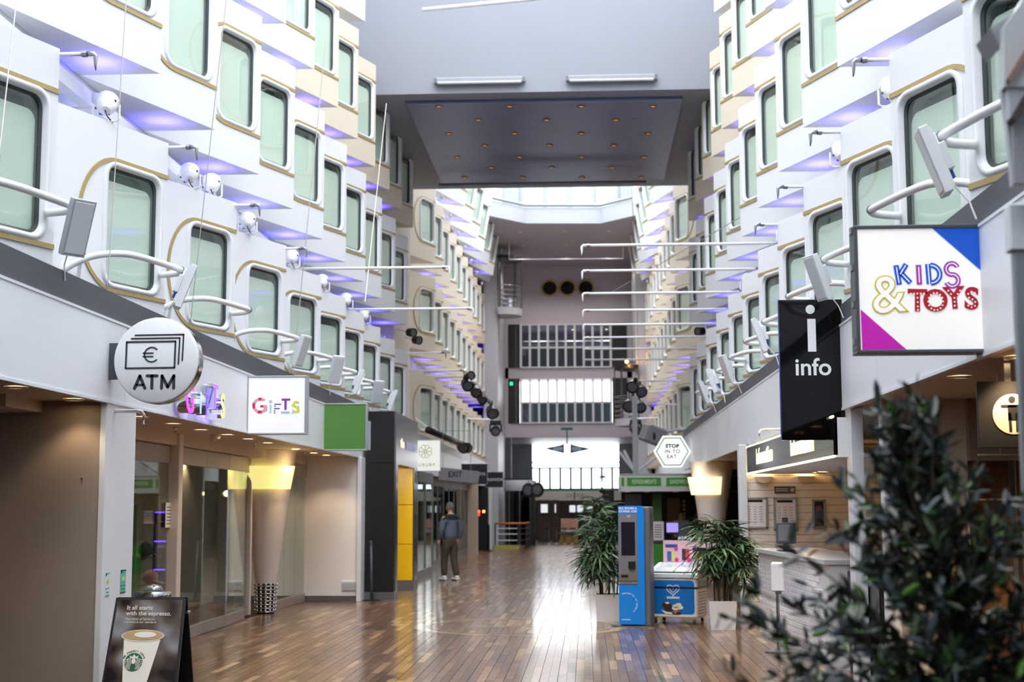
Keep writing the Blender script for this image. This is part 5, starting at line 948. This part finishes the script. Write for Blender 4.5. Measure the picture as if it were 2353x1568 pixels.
struct('window_351',MB().box(2.3,45,0,2.36,60,2.5),SMOKE,'dark glazed shop wall at the far right'); struct('wall_far_shop',MB().box(3.4,41,0,3.5,66,2.6),DGREY)
for i,(px,py) in enumerate(((1214,1127),(1237,1127))):
    c=at(px,py,y=59); o=thing('round_hanging_sign','dark round hanging sign at far left, %s one'%('nearer' if i==0 else 'farther'),'sign',(c.x,59-i,c.z)); MB().lathe([(.28,-.04),(.3,0),(.28,.04)],(c.x,59-i,c.z),22,(.5,1,0)).build('disc',BLACK,o,'auto'); MB().lathe([(.2,-.05),(.2,-.045)],(c.x,59-i,c.z),22,(.5,1,0)).build('face',M('sign_inner','#5a5e62',.4),o); MB().tube([(c.x,59-i,c.z+.25),(c.x,59-i,c.z+.45),(-4.2,59-i,c.z+.45)],.02,5).build('hanger',BLACK,o)
o=thing('glass_lift','dark glazed round lift shaft at far left','lift',(-2.85,61.8,0)); MB().lathe([(.62,.05),(.62,2.35)],(-2.85,61.8,0),24,cap=False).build('glass_shaft',SMOKE,o,True); 
for k in range(8): a=R(45*k); MB().tube([(-2.85+.63*math.cos(a),61.8+.63*math.sin(a),0),(-2.85+.63*math.cos(a),61.8+.63*math.sin(a),2.4)],.03,6).build('upright',STEEL,o)
MB().lathe([(.68,2.35),(.7,2.4),(.7,2.75),(.66,2.8)],(-2.85,61.8,0),24).build('head',LGREY,o,'auto'); MB().lathe([(.68,0),(.68,.06)],(-2.85,61.8,0),24).build('sill',STEEL,o,'auto')
# round balconies high on the far corners
for i,(cx,s) in enumerate(((-3.55,1),(2.05,-1))):
    o=thing('round_balcony','round railed corner balcony high at far %s'%('left' if i==0 else 'right'),'balcony',(cx,61,9.8)); A=[R(-100+200*k/16) for k in range(17)]; q=lambda r,z:[(cx+s*r*math.cos(t),61+r*math.sin(t),z) for t in A]
    z0=10.1 if i==0 else 5.35
    MB().prism(q(.85,z0-.3),(0,0,.3)).build('floor_slab',LGREY,o)
    for z in (z0+.15,z0+.35,z0+.55,z0+.75,z0+.95): MB().tube(q(.83,z),.02,6).build('rail',CHROME,o,True)
    for k in range(0,17,4): p=q(.83,z0)[k]; MB().tube([p,(p[0],p[1],z0+2.1)],.025,6).build('upright',DSTEEL,o)
    MB().prism(q(.85,z0+2.1),(0,0,.15)).build('top_slab',BLACK,o)
    MB().lathe([(.3,z0),(.3,z0+.5)],(cx+s*.3,61.2,0),14).build('drum',CHROME,o,'auto')
o=tag(MB().ball((1.72,60.15,7.72),.07,10,8).build('wall_bulb',EM('warm_bulb','#ffc070',8),None,True),'small warm glowing bulb beside the right balconies','lamp'); MB().tube([(1.72,60.15,7.72),(2.2,60.6,7.72)],.02,5).build('bracket',BLACK,o); lamp('bulb_light',(1.72,60.0,7.6),12,'#ffb45a',.05,o)
o=tag(bx('exit_lamp',EM('green_exit','#1fb57a',1.6),None,-3.5,65.9,7.25,-3.36,65.94,7.4),'tiny green exit lamp beside the lower far balcony','lamp'); bx('housing',BLACK,o,-3.53,65.94,7.22,-3.33,65.96,7.43)
p=at(1170,597,y=58); q=at(1432,595,y=58); o=tag(MB().tube([p,q],.03,6).build('hanging_bar',M('lavender_bar','#8d8ca0',.4)),'thin grey bar hanging before the far portholes','bar'); MB().tube([p,(p.x,58,12.8)],.008,5).build('wire',CAB,o); MB().tube([q,(q.x,58,12.8)],.008,5).build('wire',CAB,o)
# grey speaker horn by the kiosk roof
o=thing('loudspeaker','grey tilted loudspeaker above the snack kiosk roof','speaker',(1.75,40,3.3)); c=at(1500,1000,y=40); m=MB().bev(-.3,-.25,-.25,.3,.25,.25,b=.05); T=Matrix.Translation(c)@Matrix.Rotation(R(20),4,'Y')@Matrix.Rotation(R(25),4,'Z'); m.v=[tuple(T@Vector(v)) for v in m.v]; m.build('cabinet',GREY,o); MB().lathe([(.17,.24),(.12,.26)],c,16,(-.4,-1,-.2)).build('cone',BLACK,o); MB().tube([c,c+Vector((.9,0,.2))],.04,6).build('bracket',LGREY,o)
o=thing('roof_struts','light grey steel column with splayed struts on the kiosk roof','strut',(1.2,38.6,2.55)); c=at(1460,1075,y=38.5); MB().tube([(c.x,38.5,2.52),(c.x,38.5,4.6)],.07,8).build('column',LGREY,o)
for dx,dz in ((-.42,.55),(-.3,.6),(.75,.55)): MB().tube([(c.x,38.5,2.56),(c.x+dx,38.5,2.56+dz)],.04,6).build('strut',GREYW,o)
# sprinkler pipe arms below the fascias
for i,(p,d) in enumerate(((at(268,945,x=-4.07),1),(at(1800,987,x=2.46),-1))):
    o=thing('wall_sprinkler','white sprinkler pipe arm with brass nozzle below the %s fascia'%('left' if i==0 else 'right'),'pipe',p); L=.24 if i==0 else .3; MB().tube([p-Vector((d*.06,0,0)),p+Vector((d*L*.75,0,0)),p+Vector((d*L*.93,0,-.01)),p+Vector((d*L,0,-.04)),p+Vector((d*L,0,-.06))],.016,8).build('pipe',PIPE,o,True); MB().lathe([(.008,0),(.006,-.05),(.015,-.055),(.015,-.06)],p+Vector((d*L,0,-.06)),8).build('nozzle',STEEL,o,True)
# near right: grey hood and glass lift post beside the camera
hd=thing('lift_hood','grey angular lift hood close at the upper right edge','hood',(1.7,5.3,2.8)); Y=5.3; P=lambda a,b:at(a,b,y=Y)
MB().prism([P(2345,0),P(2330,28),P(2297,72),P(2298,210),P(2420,210),P(2420,0)],(0,-.06,0)).build('upper_panel',LGREY,hd)
MB().prism([P(2346,0),P(2331,28),P(2302,100),P(2302,210),P(2314,284),P(2328,425),P(2420,425),P(2420,0)],(0,.04,0)).build('back_panel',LGREY,hd)
MB().prism([P(2275,65),P(2330,28),P(2318,90),P(2300,108)],(0,.2,0)).build('lamp_cowl',GREY,hd); MB().prism([P(2300,195),P(2306,206),P(2420,20),P(2420,0)],(0,-.09,0)).build('brown_edge',M('oxide_edge','#8a6a5c',.5),hd)
MB().prism([P(2306,205),P(2312,282),P(2420,110),P(2420,20)],(0,-.05,0)).build('middle_panel',LGREY,hd); MB().prism([P(2311,280),P(2322,292),P(2420,150),P(2420,100)],(0,-.08,0)).build('dark_edge',M('dark_edge','#3a3230',.5),hd); MB().prism([P(2322,290),P(2326,425),P(2420,425),P(2420,150)],(0,-.03,0)).build('lower_panel',GREY,hd)
lp=thing('lift_corner_post','grey steel lift corner post with glass at the right edge','post',(1.65,5.45,0)); a=at(2336,700,y=5.4).x; bx('post',M('post_grey','#8b9096',.3,metal=.4),lp,a,5.4,0,a+.05,5.45,2.7,b=.005); bx('pane',CLEAR,lp,a+.05,5.42,.1,a+.6,5.43,2.7); bx('white_rail',GREYW,lp,a-.015,5.385,2.6,a+.6,5.465,2.78,b=.006); bx('sill',STEEL,lp,a-.01,5.38,0,a+.6,5.47,.1)

# ---------------- people ----------------
SKIN=M('skin','#c69a80',.5,var=.04)
def skin(name,V,E,rad,mat,parent,T,sub=2,root=0):
    me=bpy.data.meshes.new(name); me.from_pydata([tuple(T@Vector(v)) for v in V],E,[]); o=bpy.data.objects.new(name,me); COL.objects.link(o)
    md=o.modifiers.new('s','SKIN'); 
    for i,r in enumerate(rad): me.skin_vertices[0].data[i].radius=(r if isinstance(r,tuple) else (r,r)); me.skin_vertices[0].data[i].use_root=(i==root)
    md.use_smooth_shade=True; md.branch_smoothing=.6; s=o.modifiers.new('b','SUBSURF'); s.levels=sub; s.render_levels=sub
    dg=bpy.context.evaluated_depsgraph_get(); ev=bpy.data.meshes.new_from_object(o.evaluated_get(dg)); bpy.data.objects.remove(o)
    ev.materials.clear(); ev.materials.append(mat); ev.name=name; ev.transform(wm(parent).inverted() if parent else Matrix())
    ev.polygons.foreach_set('use_smooth',[True]*len(ev.polygons)); return link(name,ev,parent)
def hand(parent,T,w,d,s):
    "palm with five bent fingers; w wrist, d direction the arm points, s mirror; one mesh with the hand's own fingers"
    w=Vector(w); d=Vector(d).normalized(); side=Vector((0,1,0)); n=d.cross(side).normalized()*s; m=MB()
    m.tube([w,w+d*.03,w+d*.075,w+d*.09],[.024,.034,.036,.03],10)
    for k,(off,L) in enumerate(((-.03,.062),(-.011,.075),(.01,.08),(.03,.07))):
        b=w+d*.085+side*off; m.tube([b,b+d*L*.5,b+d*L*.8+n*-.014,b+d*L*.95+n*-.03],[.0095,.009,.0085,.006],7)
    b=w+d*.035+side*.03; m.tube([b,b+side*.022+d*.02,b+side*.03+d*.05+n*-.008],[.011,.0105,.007],7)
    m.v=[tuple(T@Vector(v)) for v in m.v]; return m.build('hand',SKIN,parent,True)
def person(loc,rz,label,top,yoke,legs,shoe,hair,sc_=1.0,arms=None,stride=.0,headturn=0,skinm=SKIN):
    p=thing('person',label,'person',loc); T=Matrix.Translation(loc)@Matrix.Rotation(rz,4,'Z')@Matrix.Scale(sc_,4)
    eL,wL,eR,wR=arms or ((-.27,-.04,1.17),(-.26,.07,.93),(.27,-.04,1.17),(.26,.07,.93))
    kl,kr=(-.1,.05+stride*.5,.5),(.1,.04-stride*.4,.5); al_,ar=(-.11,stride,.09),(.12,-stride,.09)
    V=[(0,0,.97),(0,-.01,1.15),(0,-.01,1.34),(0,-.02,1.47),(0,.0,1.56),(0,.015,1.66),(-.19,-.02,1.44),eL,wL,(.19,-.02,1.44),eR,wR,(-.09,0,.92),kl,al_,(.1,0,.92),kr,ar]
    E=[(0,1),(1,2),(2,3),(3,4),(4,5),(3,6),(6,7),(7,8),(3,9),(9,10),(10,11),(0,12),(12,13),(13,14),(0,15),(15,16),(16,17)]
    rad=[(.14,.1),(.13,.095),(.15,.105),(.09,.08),.055,.07,.07,.05,.032,.07,.05,.032,.1,.065,.045,.1,.065,.045]
    body=skin('body',V,E,rad,skinm,p,T)
    hm=MB().ball((0,.02,1.68),.1,18,14,(.78,.95,1.22)); hm.ball((0,.118,1.665),.018,8,6,(.8,1,1.4))
    for s in (-1,1): hm.ball((s*.08,.0,1.67),.024,8,6,(.4,.8,1.3))
    hm.v=[tuple(T@(Matrix.Translation((0,0,1.68))@Matrix.Rotation(headturn,4,'Z')@Matrix.Translation((0,0,-1.68))@Vector(v))) for v in hm.v]; hd_=hm.build('head',skinm,p,True)
    fm=MB()
    for s in (-1,1): fm.ball((s*.03,.103,1.69),.009,8,6)
    fm.box(-.025,.106,1.622,.025,.11,1.628); fm.v=[tuple(T@(Matrix.Translation((0,0,1.68))@Matrix.Rotation(headturn,4,'Z')@Matrix.Translation((0,0,-1.68))@Vector(v))) for v in fm.v]; fm.build('face_features',M('face_dark','#3a2620',.5),hd_)
    hr=MB(); n=18
    for i in range(8):
        t=math.pi*.62*i/7
        for k in range(n):
            a=2*math.pi*k/n; fr_=math.sin(a); tt=t*(1-.38*max(0,fr_)); hr.v.append((.105*.8*math.sin(tt)*math.cos(a),.02+.105*.98*math.sin(tt)*math.sin(a)-.006,1.685+.107*1.2*math.cos(tt)))
    hr.f=[(i*n+k,i*n+(k+1)%n,(i+1)*n+(k+1)%n,(i+1)*n+k) for i in range(7) for k in range(n)]; hr.v=[tuple(T@(Matrix.Translation((0,0,1.68))@Matrix.Rotation(headturn,4,'Z')@Matrix.Translation((0,0,-1.68))@Vector(v))) for v in hr.v]; hr.build('hair',hair,p,True)
    J=[(0,0,.87),(0,-.01,1.15),(0,-.015,1.34),(0,-.02,1.46),(0,-.015,1.53),(-.2,-.02,1.44),eL,tuple(Vector(wL)*.88+Vector(eL)*.12),(.2,-.02,1.44),eR,tuple(Vector(wR)*.88+Vector(eR)*.12)]
    jk=skin('jacket',J,[(0,1),(1,2),(2,3),(3,4),(3,5),(5,6),(6,7),(3,8),(8,9),(9,10)],[(.2,.15),(.19,.145),(.2,.15),(.13,.115),(.085,.085),.1,.078,.058,.1,.078,.058],top,p,T)
    if yoke:
        jk.data.materials.append(yoke); zc=1.40*sc_
        jk.data.polygons.foreach_set('material_index',[1 if q.center.z>zc else 0 for q in jk.data.polygons])
    skin('trousers',[(0,0,1.04),(0,0,.92),(-.095,0,.84),kl,(al_[0],al_[1],.1),(.1,0,.84),kr,(ar[0],ar[1],.1)],[(0,1),(1,2),(2,3),(3,4),(1,5),(5,6),(6,7)],[(.17,.13),(.165,.13),(.115,.115),.088,.075,(.115,.115),.088,.075],legs,p,T,root=1)
    for a in (al_,ar): m=MB().bev(a[0]-.05,a[1]-.09,0,a[0]+.05,a[1]+.19,.075,b=.028).ball((a[0],a[1]-.01,.08),.06,10,6,(.9,1.1,.7)); m.v=[tuple(T@Vector(v)) for v in m.v]; m.build('shoe',shoe,p,'auto')
    hand(p,T,wL,Vector(wL)-Vector(eL),1); hand(p,T,wR,Vector(wR)-Vector(eR),-1)
    return p
JK=M('blue_grey_jacket','#5a6472',.75,bump=.3,scale=25); BK=M('black_cloth','#15161a',.8); BR=M('brown_trousers','#4a3d31',.8,bump=.3,scale=25); SH=M('pale_trainers','#d9d6d0',.6)
person((-3.12,32.95,0),R(38),'grey haired man in blue grey jacket, brown trousers and pale trainers',JK,BK,BR,SH,M('grey_hair','#6a625c',.8,bump=.6,scale=80),.985,stride=.09,headturn=R(18))
person((2.52,39.0,0),R(175),'kiosk worker in pale blue shirt behind the counter',M('pale_blue_shirt','#9db0d4',.7),None,BK,BK,M('dark_hair','#2a201c',.7),.86,arms=((-.27,.02,1.17),(-.2,.25,1.05),(.27,.02,1.17),(.2,.25,1.05)))
person((3.02,38.55,0),R(150),'kiosk worker in black clothes with dark hair behind the till',M('black_shirt','#17171b',.8),None,BK,BK,M('auburn_hair','#3a211a',.7),.95,arms=((-.28,.0,1.17),(-.22,.2,1.0),(.28,.0,1.17),(.22,.2,1.0)))

# ---------------- plants ----------------
LEAFM=[M('palm_leaf_dark','#2c4528',.45,var=.25,scale=3,spec=.5),M('palm_leaf_mid','#47663c',.4,var=.25,scale=3),M('palm_leaf_pale','#6f8a60',.4,var=.2,scale=3)]
def frond(seed):
    rnd=random.Random(seed); m=MB(); st=[(0,0,0),(.08,0,.05),(.17,0,.07)]; m.tube(st,.0035,5); b=Vector((.17,0,.07)); nb=rnd.choice((6,7,8))
    for k in range(nb):
        a=R(-95+190*k/(nb-1)+rnd.uniform(-6,6)); L=rnd.uniform(.24,.34); w=rnd.uniform(.012,.018); dr=rnd.uniform(.25,.7); d=Vector((math.cos(a),math.sin(a),0)); s=Vector((-d.y,d.x,0)); vs=[]
        for j,(t,ww) in enumerate(((0,.3),(.25,.9),(.55,1),(.8,.75),(1,.1))):
            c=b+d*L*t+Vector((0,0,.03*t-dr*L*t*t)); vs+=[c-s*w*ww+Vector((0,0,.004)),c,c+s*w*ww+Vector((0,0,.004))]
        m.add(vs,[(3*j+i,3*j+i+1,3*j+i+4,3*j+i+3) for j in range(4) for i in range(2)])
    return m
FR=[[frond(100+i).mesh('leaf',LEAFM[q]) for i in range(4)] for q in range(3)]
PLW=M('planter_white','#eceae8',.3); SOIL=M('soil','#2a2018',.9,bump=.6,scale=40); CANE=M('palm_cane','#5a4632',.8,bump=.5,scale=40)
def palm(cx,cy,w,h,top,rad,nleaf,label,plab,seed,px=None):
    rnd=random.Random(seed); pl_=thing('planter',plab,'planter',(cx,cy,0),'square white planters'); wb=w*.86
    L=[[(cx+a*q,cy+b*q,z) for a,b in ((-.5,-.5),(.5,-.5),(.5,.5),(-.5,.5))] for q,z in ((wb,0),(w,h),(w-.03,h),(w-.04,h-.06))]; MB().loft(L).add(L[0],[(0,1,2,3)]).build('pot',PLW,pl_); MB().add(L[3],[(0,1,2,3)]).build('soil',SOIL,pl_)
    t=thing('lady_palm',label,'plant',(cx,cy,h-.06),'lady palms in the white planters')
    canes=[]
    for k in range(9):
        a=rnd.uniform(0,6.28); r=rnd.uniform(.02,.13); x=cx+r*math.cos(a); y=cy+r*math.sin(a); hh=rnd.uniform(.45,1)*(top-h); lean=Vector((math.cos(a),math.sin(a),0))*rnd.uniform(.02,.14); P=[Vector((x,y,h-.07)),Vector((x,y,h))+lean*.4+Vector((0,0,hh*.5)),Vector((x,y,h))+lean+Vector((0,0,hh))]; MB().tube(P,[.014,.012,.009],6).build('cane',CANE,t); canes.append(P)
    for k in range(nleaf):
        P=canes[k%9]; f=rnd.uniform(.3,1.0)**.7; p=P[0].lerp(P[2],f) if f<.5 else P[1].lerp(P[2],(f-.5)*2); az=rnd.uniform(0,6.28); el=rnd.uniform(-.1,.9) if f>.8 else rnd.uniform(-.5,.3)
        o=link('leaf',FR[rnd.choice((0,0,1,1,2))][rnd.randrange(4)],t); s=rnd.uniform(.8,1.15)*rad; o.matrix_basis=Matrix.Translation(p-t.location)@Matrix.Rotation(az,4,'Z')@Matrix.Rotation(-el,4,'Y')@Matrix.Rotation(rnd.uniform(-.4,.4),4,'X')@Matrix.Scale(s,4)
palm(.297,21.35,.38,.39,1.5,1.0,110,'lady palm left of the blue coin machine','white square planter left of the coin machine',11)
palm(1.82,19.95,.38,.385,1.55,1.05,130,'tall lady palm right of the ice cream freezer','white square planter right of the freezer',12)
palm(.3,47,.4,.4,2.0,1.3,70,'distant lady palm behind the coin machine','white square planter farther down the hall',13)
# olive tree close to the camera
OL=[M('olive_leaf_dark','#1f2a22',.42,var=.2,scale=30),M('olive_leaf_green','#33472a',.4,var=.2,scale=30),M('olive_leaf_grey','#46545a',.4,var=.2,scale=30),M('olive_leaf_bright','#4c7a26',.45,var=.2,scale=30)]
rnd=random.Random(5); tx,ty=1.13,4.6
tr=thing('olive_tree','dark leafy olive tree blurred close at the lower right','tree',(tx,ty,0))
pot=tag(MB().lathe([(.2,0),(.25,.4),(.27,.42),(.24,.42),(.23,.36)],(tx,ty,0),24,cap=True).build('plant_pot',DGREY,None,'auto'),'dark grey pot holding the olive tree','pot'); MB().lathe([(.235,.37),(0,.375)],(tx,ty,0),20,cap=False).build('soil',SOIL,pot)
BARK=M('olive_bark','#4a4238',.9,bump=.6,scale=40); MB().tube([(tx,ty,.37),(tx+.02,ty,.7),(tx-.01,ty+.02,1.0),(tx-.02,ty,1.4)],[.035,.03,.025,.016],8).build('trunk',BARK,tr,True)
def env(z):
    "half width of the crown at a height"
    if z>1.98: return .05
    if z>1.6: return .07+(1.98-z)*.68
    if z>1.2: return .33+(1.6-z)*.85
    return .72
twigs=[]
for k in range(230):
    z=.72+1.3*rnd.random()**.9; a=rnd.uniform(0,6.283); r=env(z)*rnd.uniform(.35,1.28); tip=Vector((tx-.08*(z-1)+r*math.cos(a)-.04,ty+r*.75*math.sin(a),z)); zb=max(.6,z-rnd.uniform(.2,.45)); base=Vector((tx-.01,ty,min(zb,1.5))); mid=base.lerp(tip,.5)+Vector((rnd.uniform(-.04,.04),rnd.uniform(-.04,.04),rnd.uniform(-.05,.03)))
    MB().tube([base,mid,tip],[.006,.004,.002],5).build('branch',BARK,tr); twigs.append((base,mid,tip))
twigs.append((Vector((tx-.02,ty,1.4)),Vector((tx-.05,ty,1.75)),Vector((tx-.08,ty,2.04)))); MB().tube(twigs[-1],[.012,.007,.002],5).build('branch',BARK,tr)
def leafgeo(L,w): return [(0,0,0),(L*.3,-w,.002),(L*.3,0,-.002),(L*.3,w,.002),(L*.7,-w*.9,0),(L*.7,0,-.004),(L*.7,w*.9,0),(L,0,-.006)],[(0,1,2),(0,2,3),(1,4,5,2),(2,5,6,3),(4,7,5),(5,7,6)]
lfm=[]
for q in range(4): m=MB(); m.add(*leafgeo(.068,.0095)); lfm.append(m.mesh('leaf',OL[q]))
cand=[]
for b,mi,t in twigs:
    for k in range(30 if t.z<1.5 else 14):
        f=rnd.uniform(.2,1.0); p=b.lerp(mi,f*2) if f<.5 else mi.lerp(t,f*2-1); d=(t-b).normalized(); v=Vector((rnd.gauss(0,1),rnd.gauss(0,1),rnd.gauss(0,1))).normalized(); dr=(d*rnd.uniform(.3,1.)+v*.8).normalized(); q=rnd.choices((0,1,2,3),(6,3,3,.6))[0]; cand.append((p,dr,q,rnd.uniform(.75,1.3),rnd.uniform(0,6.28)))
cand.sort(key=lambda c:c[0].y)
bulk=[MB() for _ in range(4)]; g,fc=leafgeo(.068,.0095)
for i,(p,d,q,s,roll) in enumerate(cand):
    Tm=Matrix.Translation(p)@d.to_track_quat('X','Z').to_matrix().to_4x4()@Matrix.Rotation(roll,4,'X')@Matrix.Scale(s,4)
    if i<300: o=link('leaf',lfm[q],tr); o.matrix_basis=Matrix.Translation(-tr.location)@Tm
    else: bulk[q].add([Tm@Vector(v) for v in g],fc)
bm=MB(); idx=[]
for q in range(4): idx+=[q]*len(bulk[q].f); bm.add(bulk[q].v,bulk[q].f)
fo=bm.build('foliage',OL,tr); fo.data.polygons.foreach_set('material_index',idx); fo['kind']='stuff'
for k in range(14):
    b,mi,t=twigs[rnd.randrange(len(twigs))]; MB().ball(mi.lerp(t,.6)+Vector((0,-.01,-.015)),.009,10,8,(1,1,1.25)).build('olive',M('ripe_olive','#17131a',.25),tr,True)

# ---------------- coffee board and bin ----------------
ab=thing('coffee_board','black folding coffee poster board standing at lower left','sign board',(-3.55,11.7,0)); 
def poster_mat():
    m=bpy.data.materials.new('blurred_cafe_print'); m.use_nodes=True; nt=m.node_tree; p=nt.nodes['Principled BSDF']; tc=nt.nodes.new('ShaderNodeTexCoord'); nz=nt.nodes.new('ShaderNodeTexNoise'); nz.inputs['Scale'].default_value=4.2; nz.inputs['Detail'].default_value=1
    cr=nt.nodes.new('ShaderNodeValToRGB'); e=cr.color_ramp.elements; e[0].position=.38; e[0].color=lin('#1f1b1c'); e[1].position=.68; e[1].color=lin('#8d9096'); k=e.new(.52); k.color=lin('#5a4d46'); nt.links.new(tc.outputs['Object'],nz.inputs[0]); nt.links.new(nz.outputs['Fac'],cr.inputs[0]); nt.links.new(cr.outputs[0],p.inputs[0]); p.inputs['Roughness'].default_value=.25; return m
top0=at(267,1374,y=11.7); zt=top0.z; wt=at(425,1374,y=11.7).x-top0.x; bot0=Vector((top0.x-.045,11.42,0)); wb=wt+.05
PB=[bot0,bot0+Vector((wb,.02,0)),top0+Vector((wt,.02,0)),top0]; nrm=(PB[1]-PB[0]).cross(PB[3]-PB[0]).normalized()
MB().prism([q-nrm*.025 for q in PB],nrm*.025).build('front_leaf',BLACK,ab); fr=(PB[0]+nrm*0,(PB[1]-PB[0]).normalized(),(PB[3]+PB[2]-PB[0]-PB[1]).normalized())
hgt=((PB[3]+PB[2]-PB[0]-PB[1])/2).length
prt('poster',poster_mat(),ab,fr,[(.018,.02),(wb-.018,.02),(wb-.045,hgt-.02),(.045,hgt-.02)],lift=.001)
BB=[Vector((bot0.x+.02,11.99,0)),Vector((bot0.x+.02+wb,11.99,0)),top0+Vector((wt,.06,0)),top0+Vector((0,.04,0))]; MB().prism(BB,(0,.022,0)).build('rear_leaf',BLACK,ab); MB().tube([top0+Vector((wt+.012,.03,-.12)),top0+Vector((wt+.012,.1,-.12))],.012,8).build('hinge',STEEL,ab)
# board coordinates from the photograph's board corners
bxp=lambda px,py:((px-251)/ (430-251)*.64+.0 if False else (px-(268-(py-1374)*.119))/(157+(py-1374)*.167)*(wt+(wb-wt)*(1-(hgt-(py-1374)/194*.735)/hgt)) , hgt-(py-1374)/194*.735*1.0)
def bfix(px,py):
    u,v=bxp(px,py); v=hgt-(py-1374)*.00352; w=wb+(wt-wb)*v/hgt; f=(px-(268-(py-1374)*.119))/(157+(py-1374)*.167); return ((wb-w)/2+f*w, v)
CUP=M('cup_paper','#e4e0d6',.6); 
c=[bfix(x,y) for x,y in ((292,1466),(381,1466),(376,1490),(355,1580),(350,1605),(298,1605),(297,1580),(293,1490))]; prt('cup_print',CUP,ab,fr,c,lift=.004)
a,b=bfix(337,1463); prt('cup_rim_print',M('cup_rim_shadow','#cfc9bd',.6),ab,fr,circ(a,b,.175,30,.05),lift=.006); prt('coffee_print',M('coffee_tan','#b39a6c',.5),ab,fr,circ(a,b+.004,.162,30,.04),lift=.008); prt('foam_print',CUP,ab,fr,circ(a+.02,b+.008,.09,24,.024),lift=.010)
for tx,px,py,s in (('It all starts',294,1398,.05),('with the espresso.',293,1411,.05),('Two shots of Starbucks',291,1424,.026),('espresso is our standard.',290,1431,.026)):
    a,b=bfix(px,py); q=fr[0]+fr[1]*a+fr[2]*b+nrm*.004; o=text('lettering',tx,s,M('poster_text','#d8d2c8',.6),ab,q,ext=.0006,al='LEFT',off=.0006 if s>.04 else 0); Mx=Matrix((fr[1],fr[2],nrm)).transposed().to_4x4(); o.matrix_basis=wm(ab).inverted()@Matrix.Translation(q)@Mx
ca,cb=bfix(320,1523); CG=M('emblem_green','#1f5a42',.5); rr=.073; prt('emblem_disc',CG,ab,fr,circ(ca,cb,rr,36),lift=.007)
prt('emblem_crown',CUP,ab,fr,[(ca-.03,cb+.03),(ca-.036,cb+.052),(ca-.016,cb+.042),(ca,cb+.062),(ca+.016,cb+.042),(ca+.036,cb+.052),(ca+.03,cb+.03)],lift=.009); prt('emblem_face',CUP,ab,fr,circ(ca,cb+.008,.017,18,.024),lift=.0095)
ws=[]
for s in (-1,1):
    for j,off in enumerate((.024,.035,.046)):
        P=[(ca+s*(off+.004*math.sin(t*1.4)),cb+.03-.0125*t) for t in range(8)]; ws+=[stroke(u,v,.0045) for u,v in zip(P,P[1:])]
    for j in range(6): ws.append(stroke((ca+s*.052,cb+.02-.014*j),(ca+s*math.sqrt(max(0,rr**2-(.018-.014*j)**2))*.97,cb+.018-.014*j),.004))
prt('emblem_waves',CUP,ab,fr,*ws,lift=.009)
for k,chh in enumerate('WE PROUDLY SERVE'):
    if chh==' ': continue
    t=R(155-k*8.9); a,b=ca+.088*math.cos(t),cb+.088*math.sin(t); q=fr[0]+fr[1]*a+fr[2]*b+nrm*.0075; o=text('arc_letter',chh,.02,CG,ab,q,ext=.0004,off=.0004); o.matrix_basis=wm(ab).inverted()@Matrix.Translation(q)@Matrix((fr[1],fr[2],nrm)).transposed().to_4x4()@Matrix.Rotation(t-math.pi/2,4,'Z')
cb_=at(345,1362,y=14.0); o=thing('litter_bin','round chrome litter bin behind the coffee board','bin',(cb_.x,14.1,0)); MB().lathe([(.165,0),(.165,.78),(.175,.78),(.175,.82),(.165,.84),(.14,.845)],(cb_.x,14.1,0),32).build('drum',CHROME,o,'auto'); MB().lathe([(.17,0),(.17,.03)],(cb_.x,14.1,.0),28).build('foot_ring',DGREY,o); MB().ball((cb_.x,14.1,.845),.1,16,8,(1,1,.7)).build('crumpled_liner',glass('liner_plastic','#e6e8ea',.15,rough=.2),o,True)
o=tag(bx('cash_machine',BLACK,None,-6.1,10.3,.35,-5.4,11.0,1.32,b=.03),'dark cash machine edge at the far left of the alcove','machine'); bx('screen',M('dark_screen','#23212b',.15),o,-5.41,10.4,.95,-5.395,10.85,1.2); bx('plinth',M('yellow_plinth','#c9b21e',.5),o,-6.05,10.35,0,-5.45,10.95,.35); bx('card_slot',STEEL,o,-5.41,10.5,.75,-5.39,10.7,.8)

for i,x in enumerate((-2.2,-.6,1.0)):
    downlight((x,68.2,10.095),'ceiling lamp inside the upper far balcony, %s from left'%ORD[i],'lamps inside the upper far balcony',60,'#f4f6ff',150)

for i,x in enumerate((-2.0,.6)): downlight((x,69.5,4.945),'added fill lamp over the far pub entrance, %s one'%('left' if i==0 else 'right'),'added fill lamps over the pub entrance',90,'#fff0dc',150)  # unseen lamps added to light the pub sign band and interior
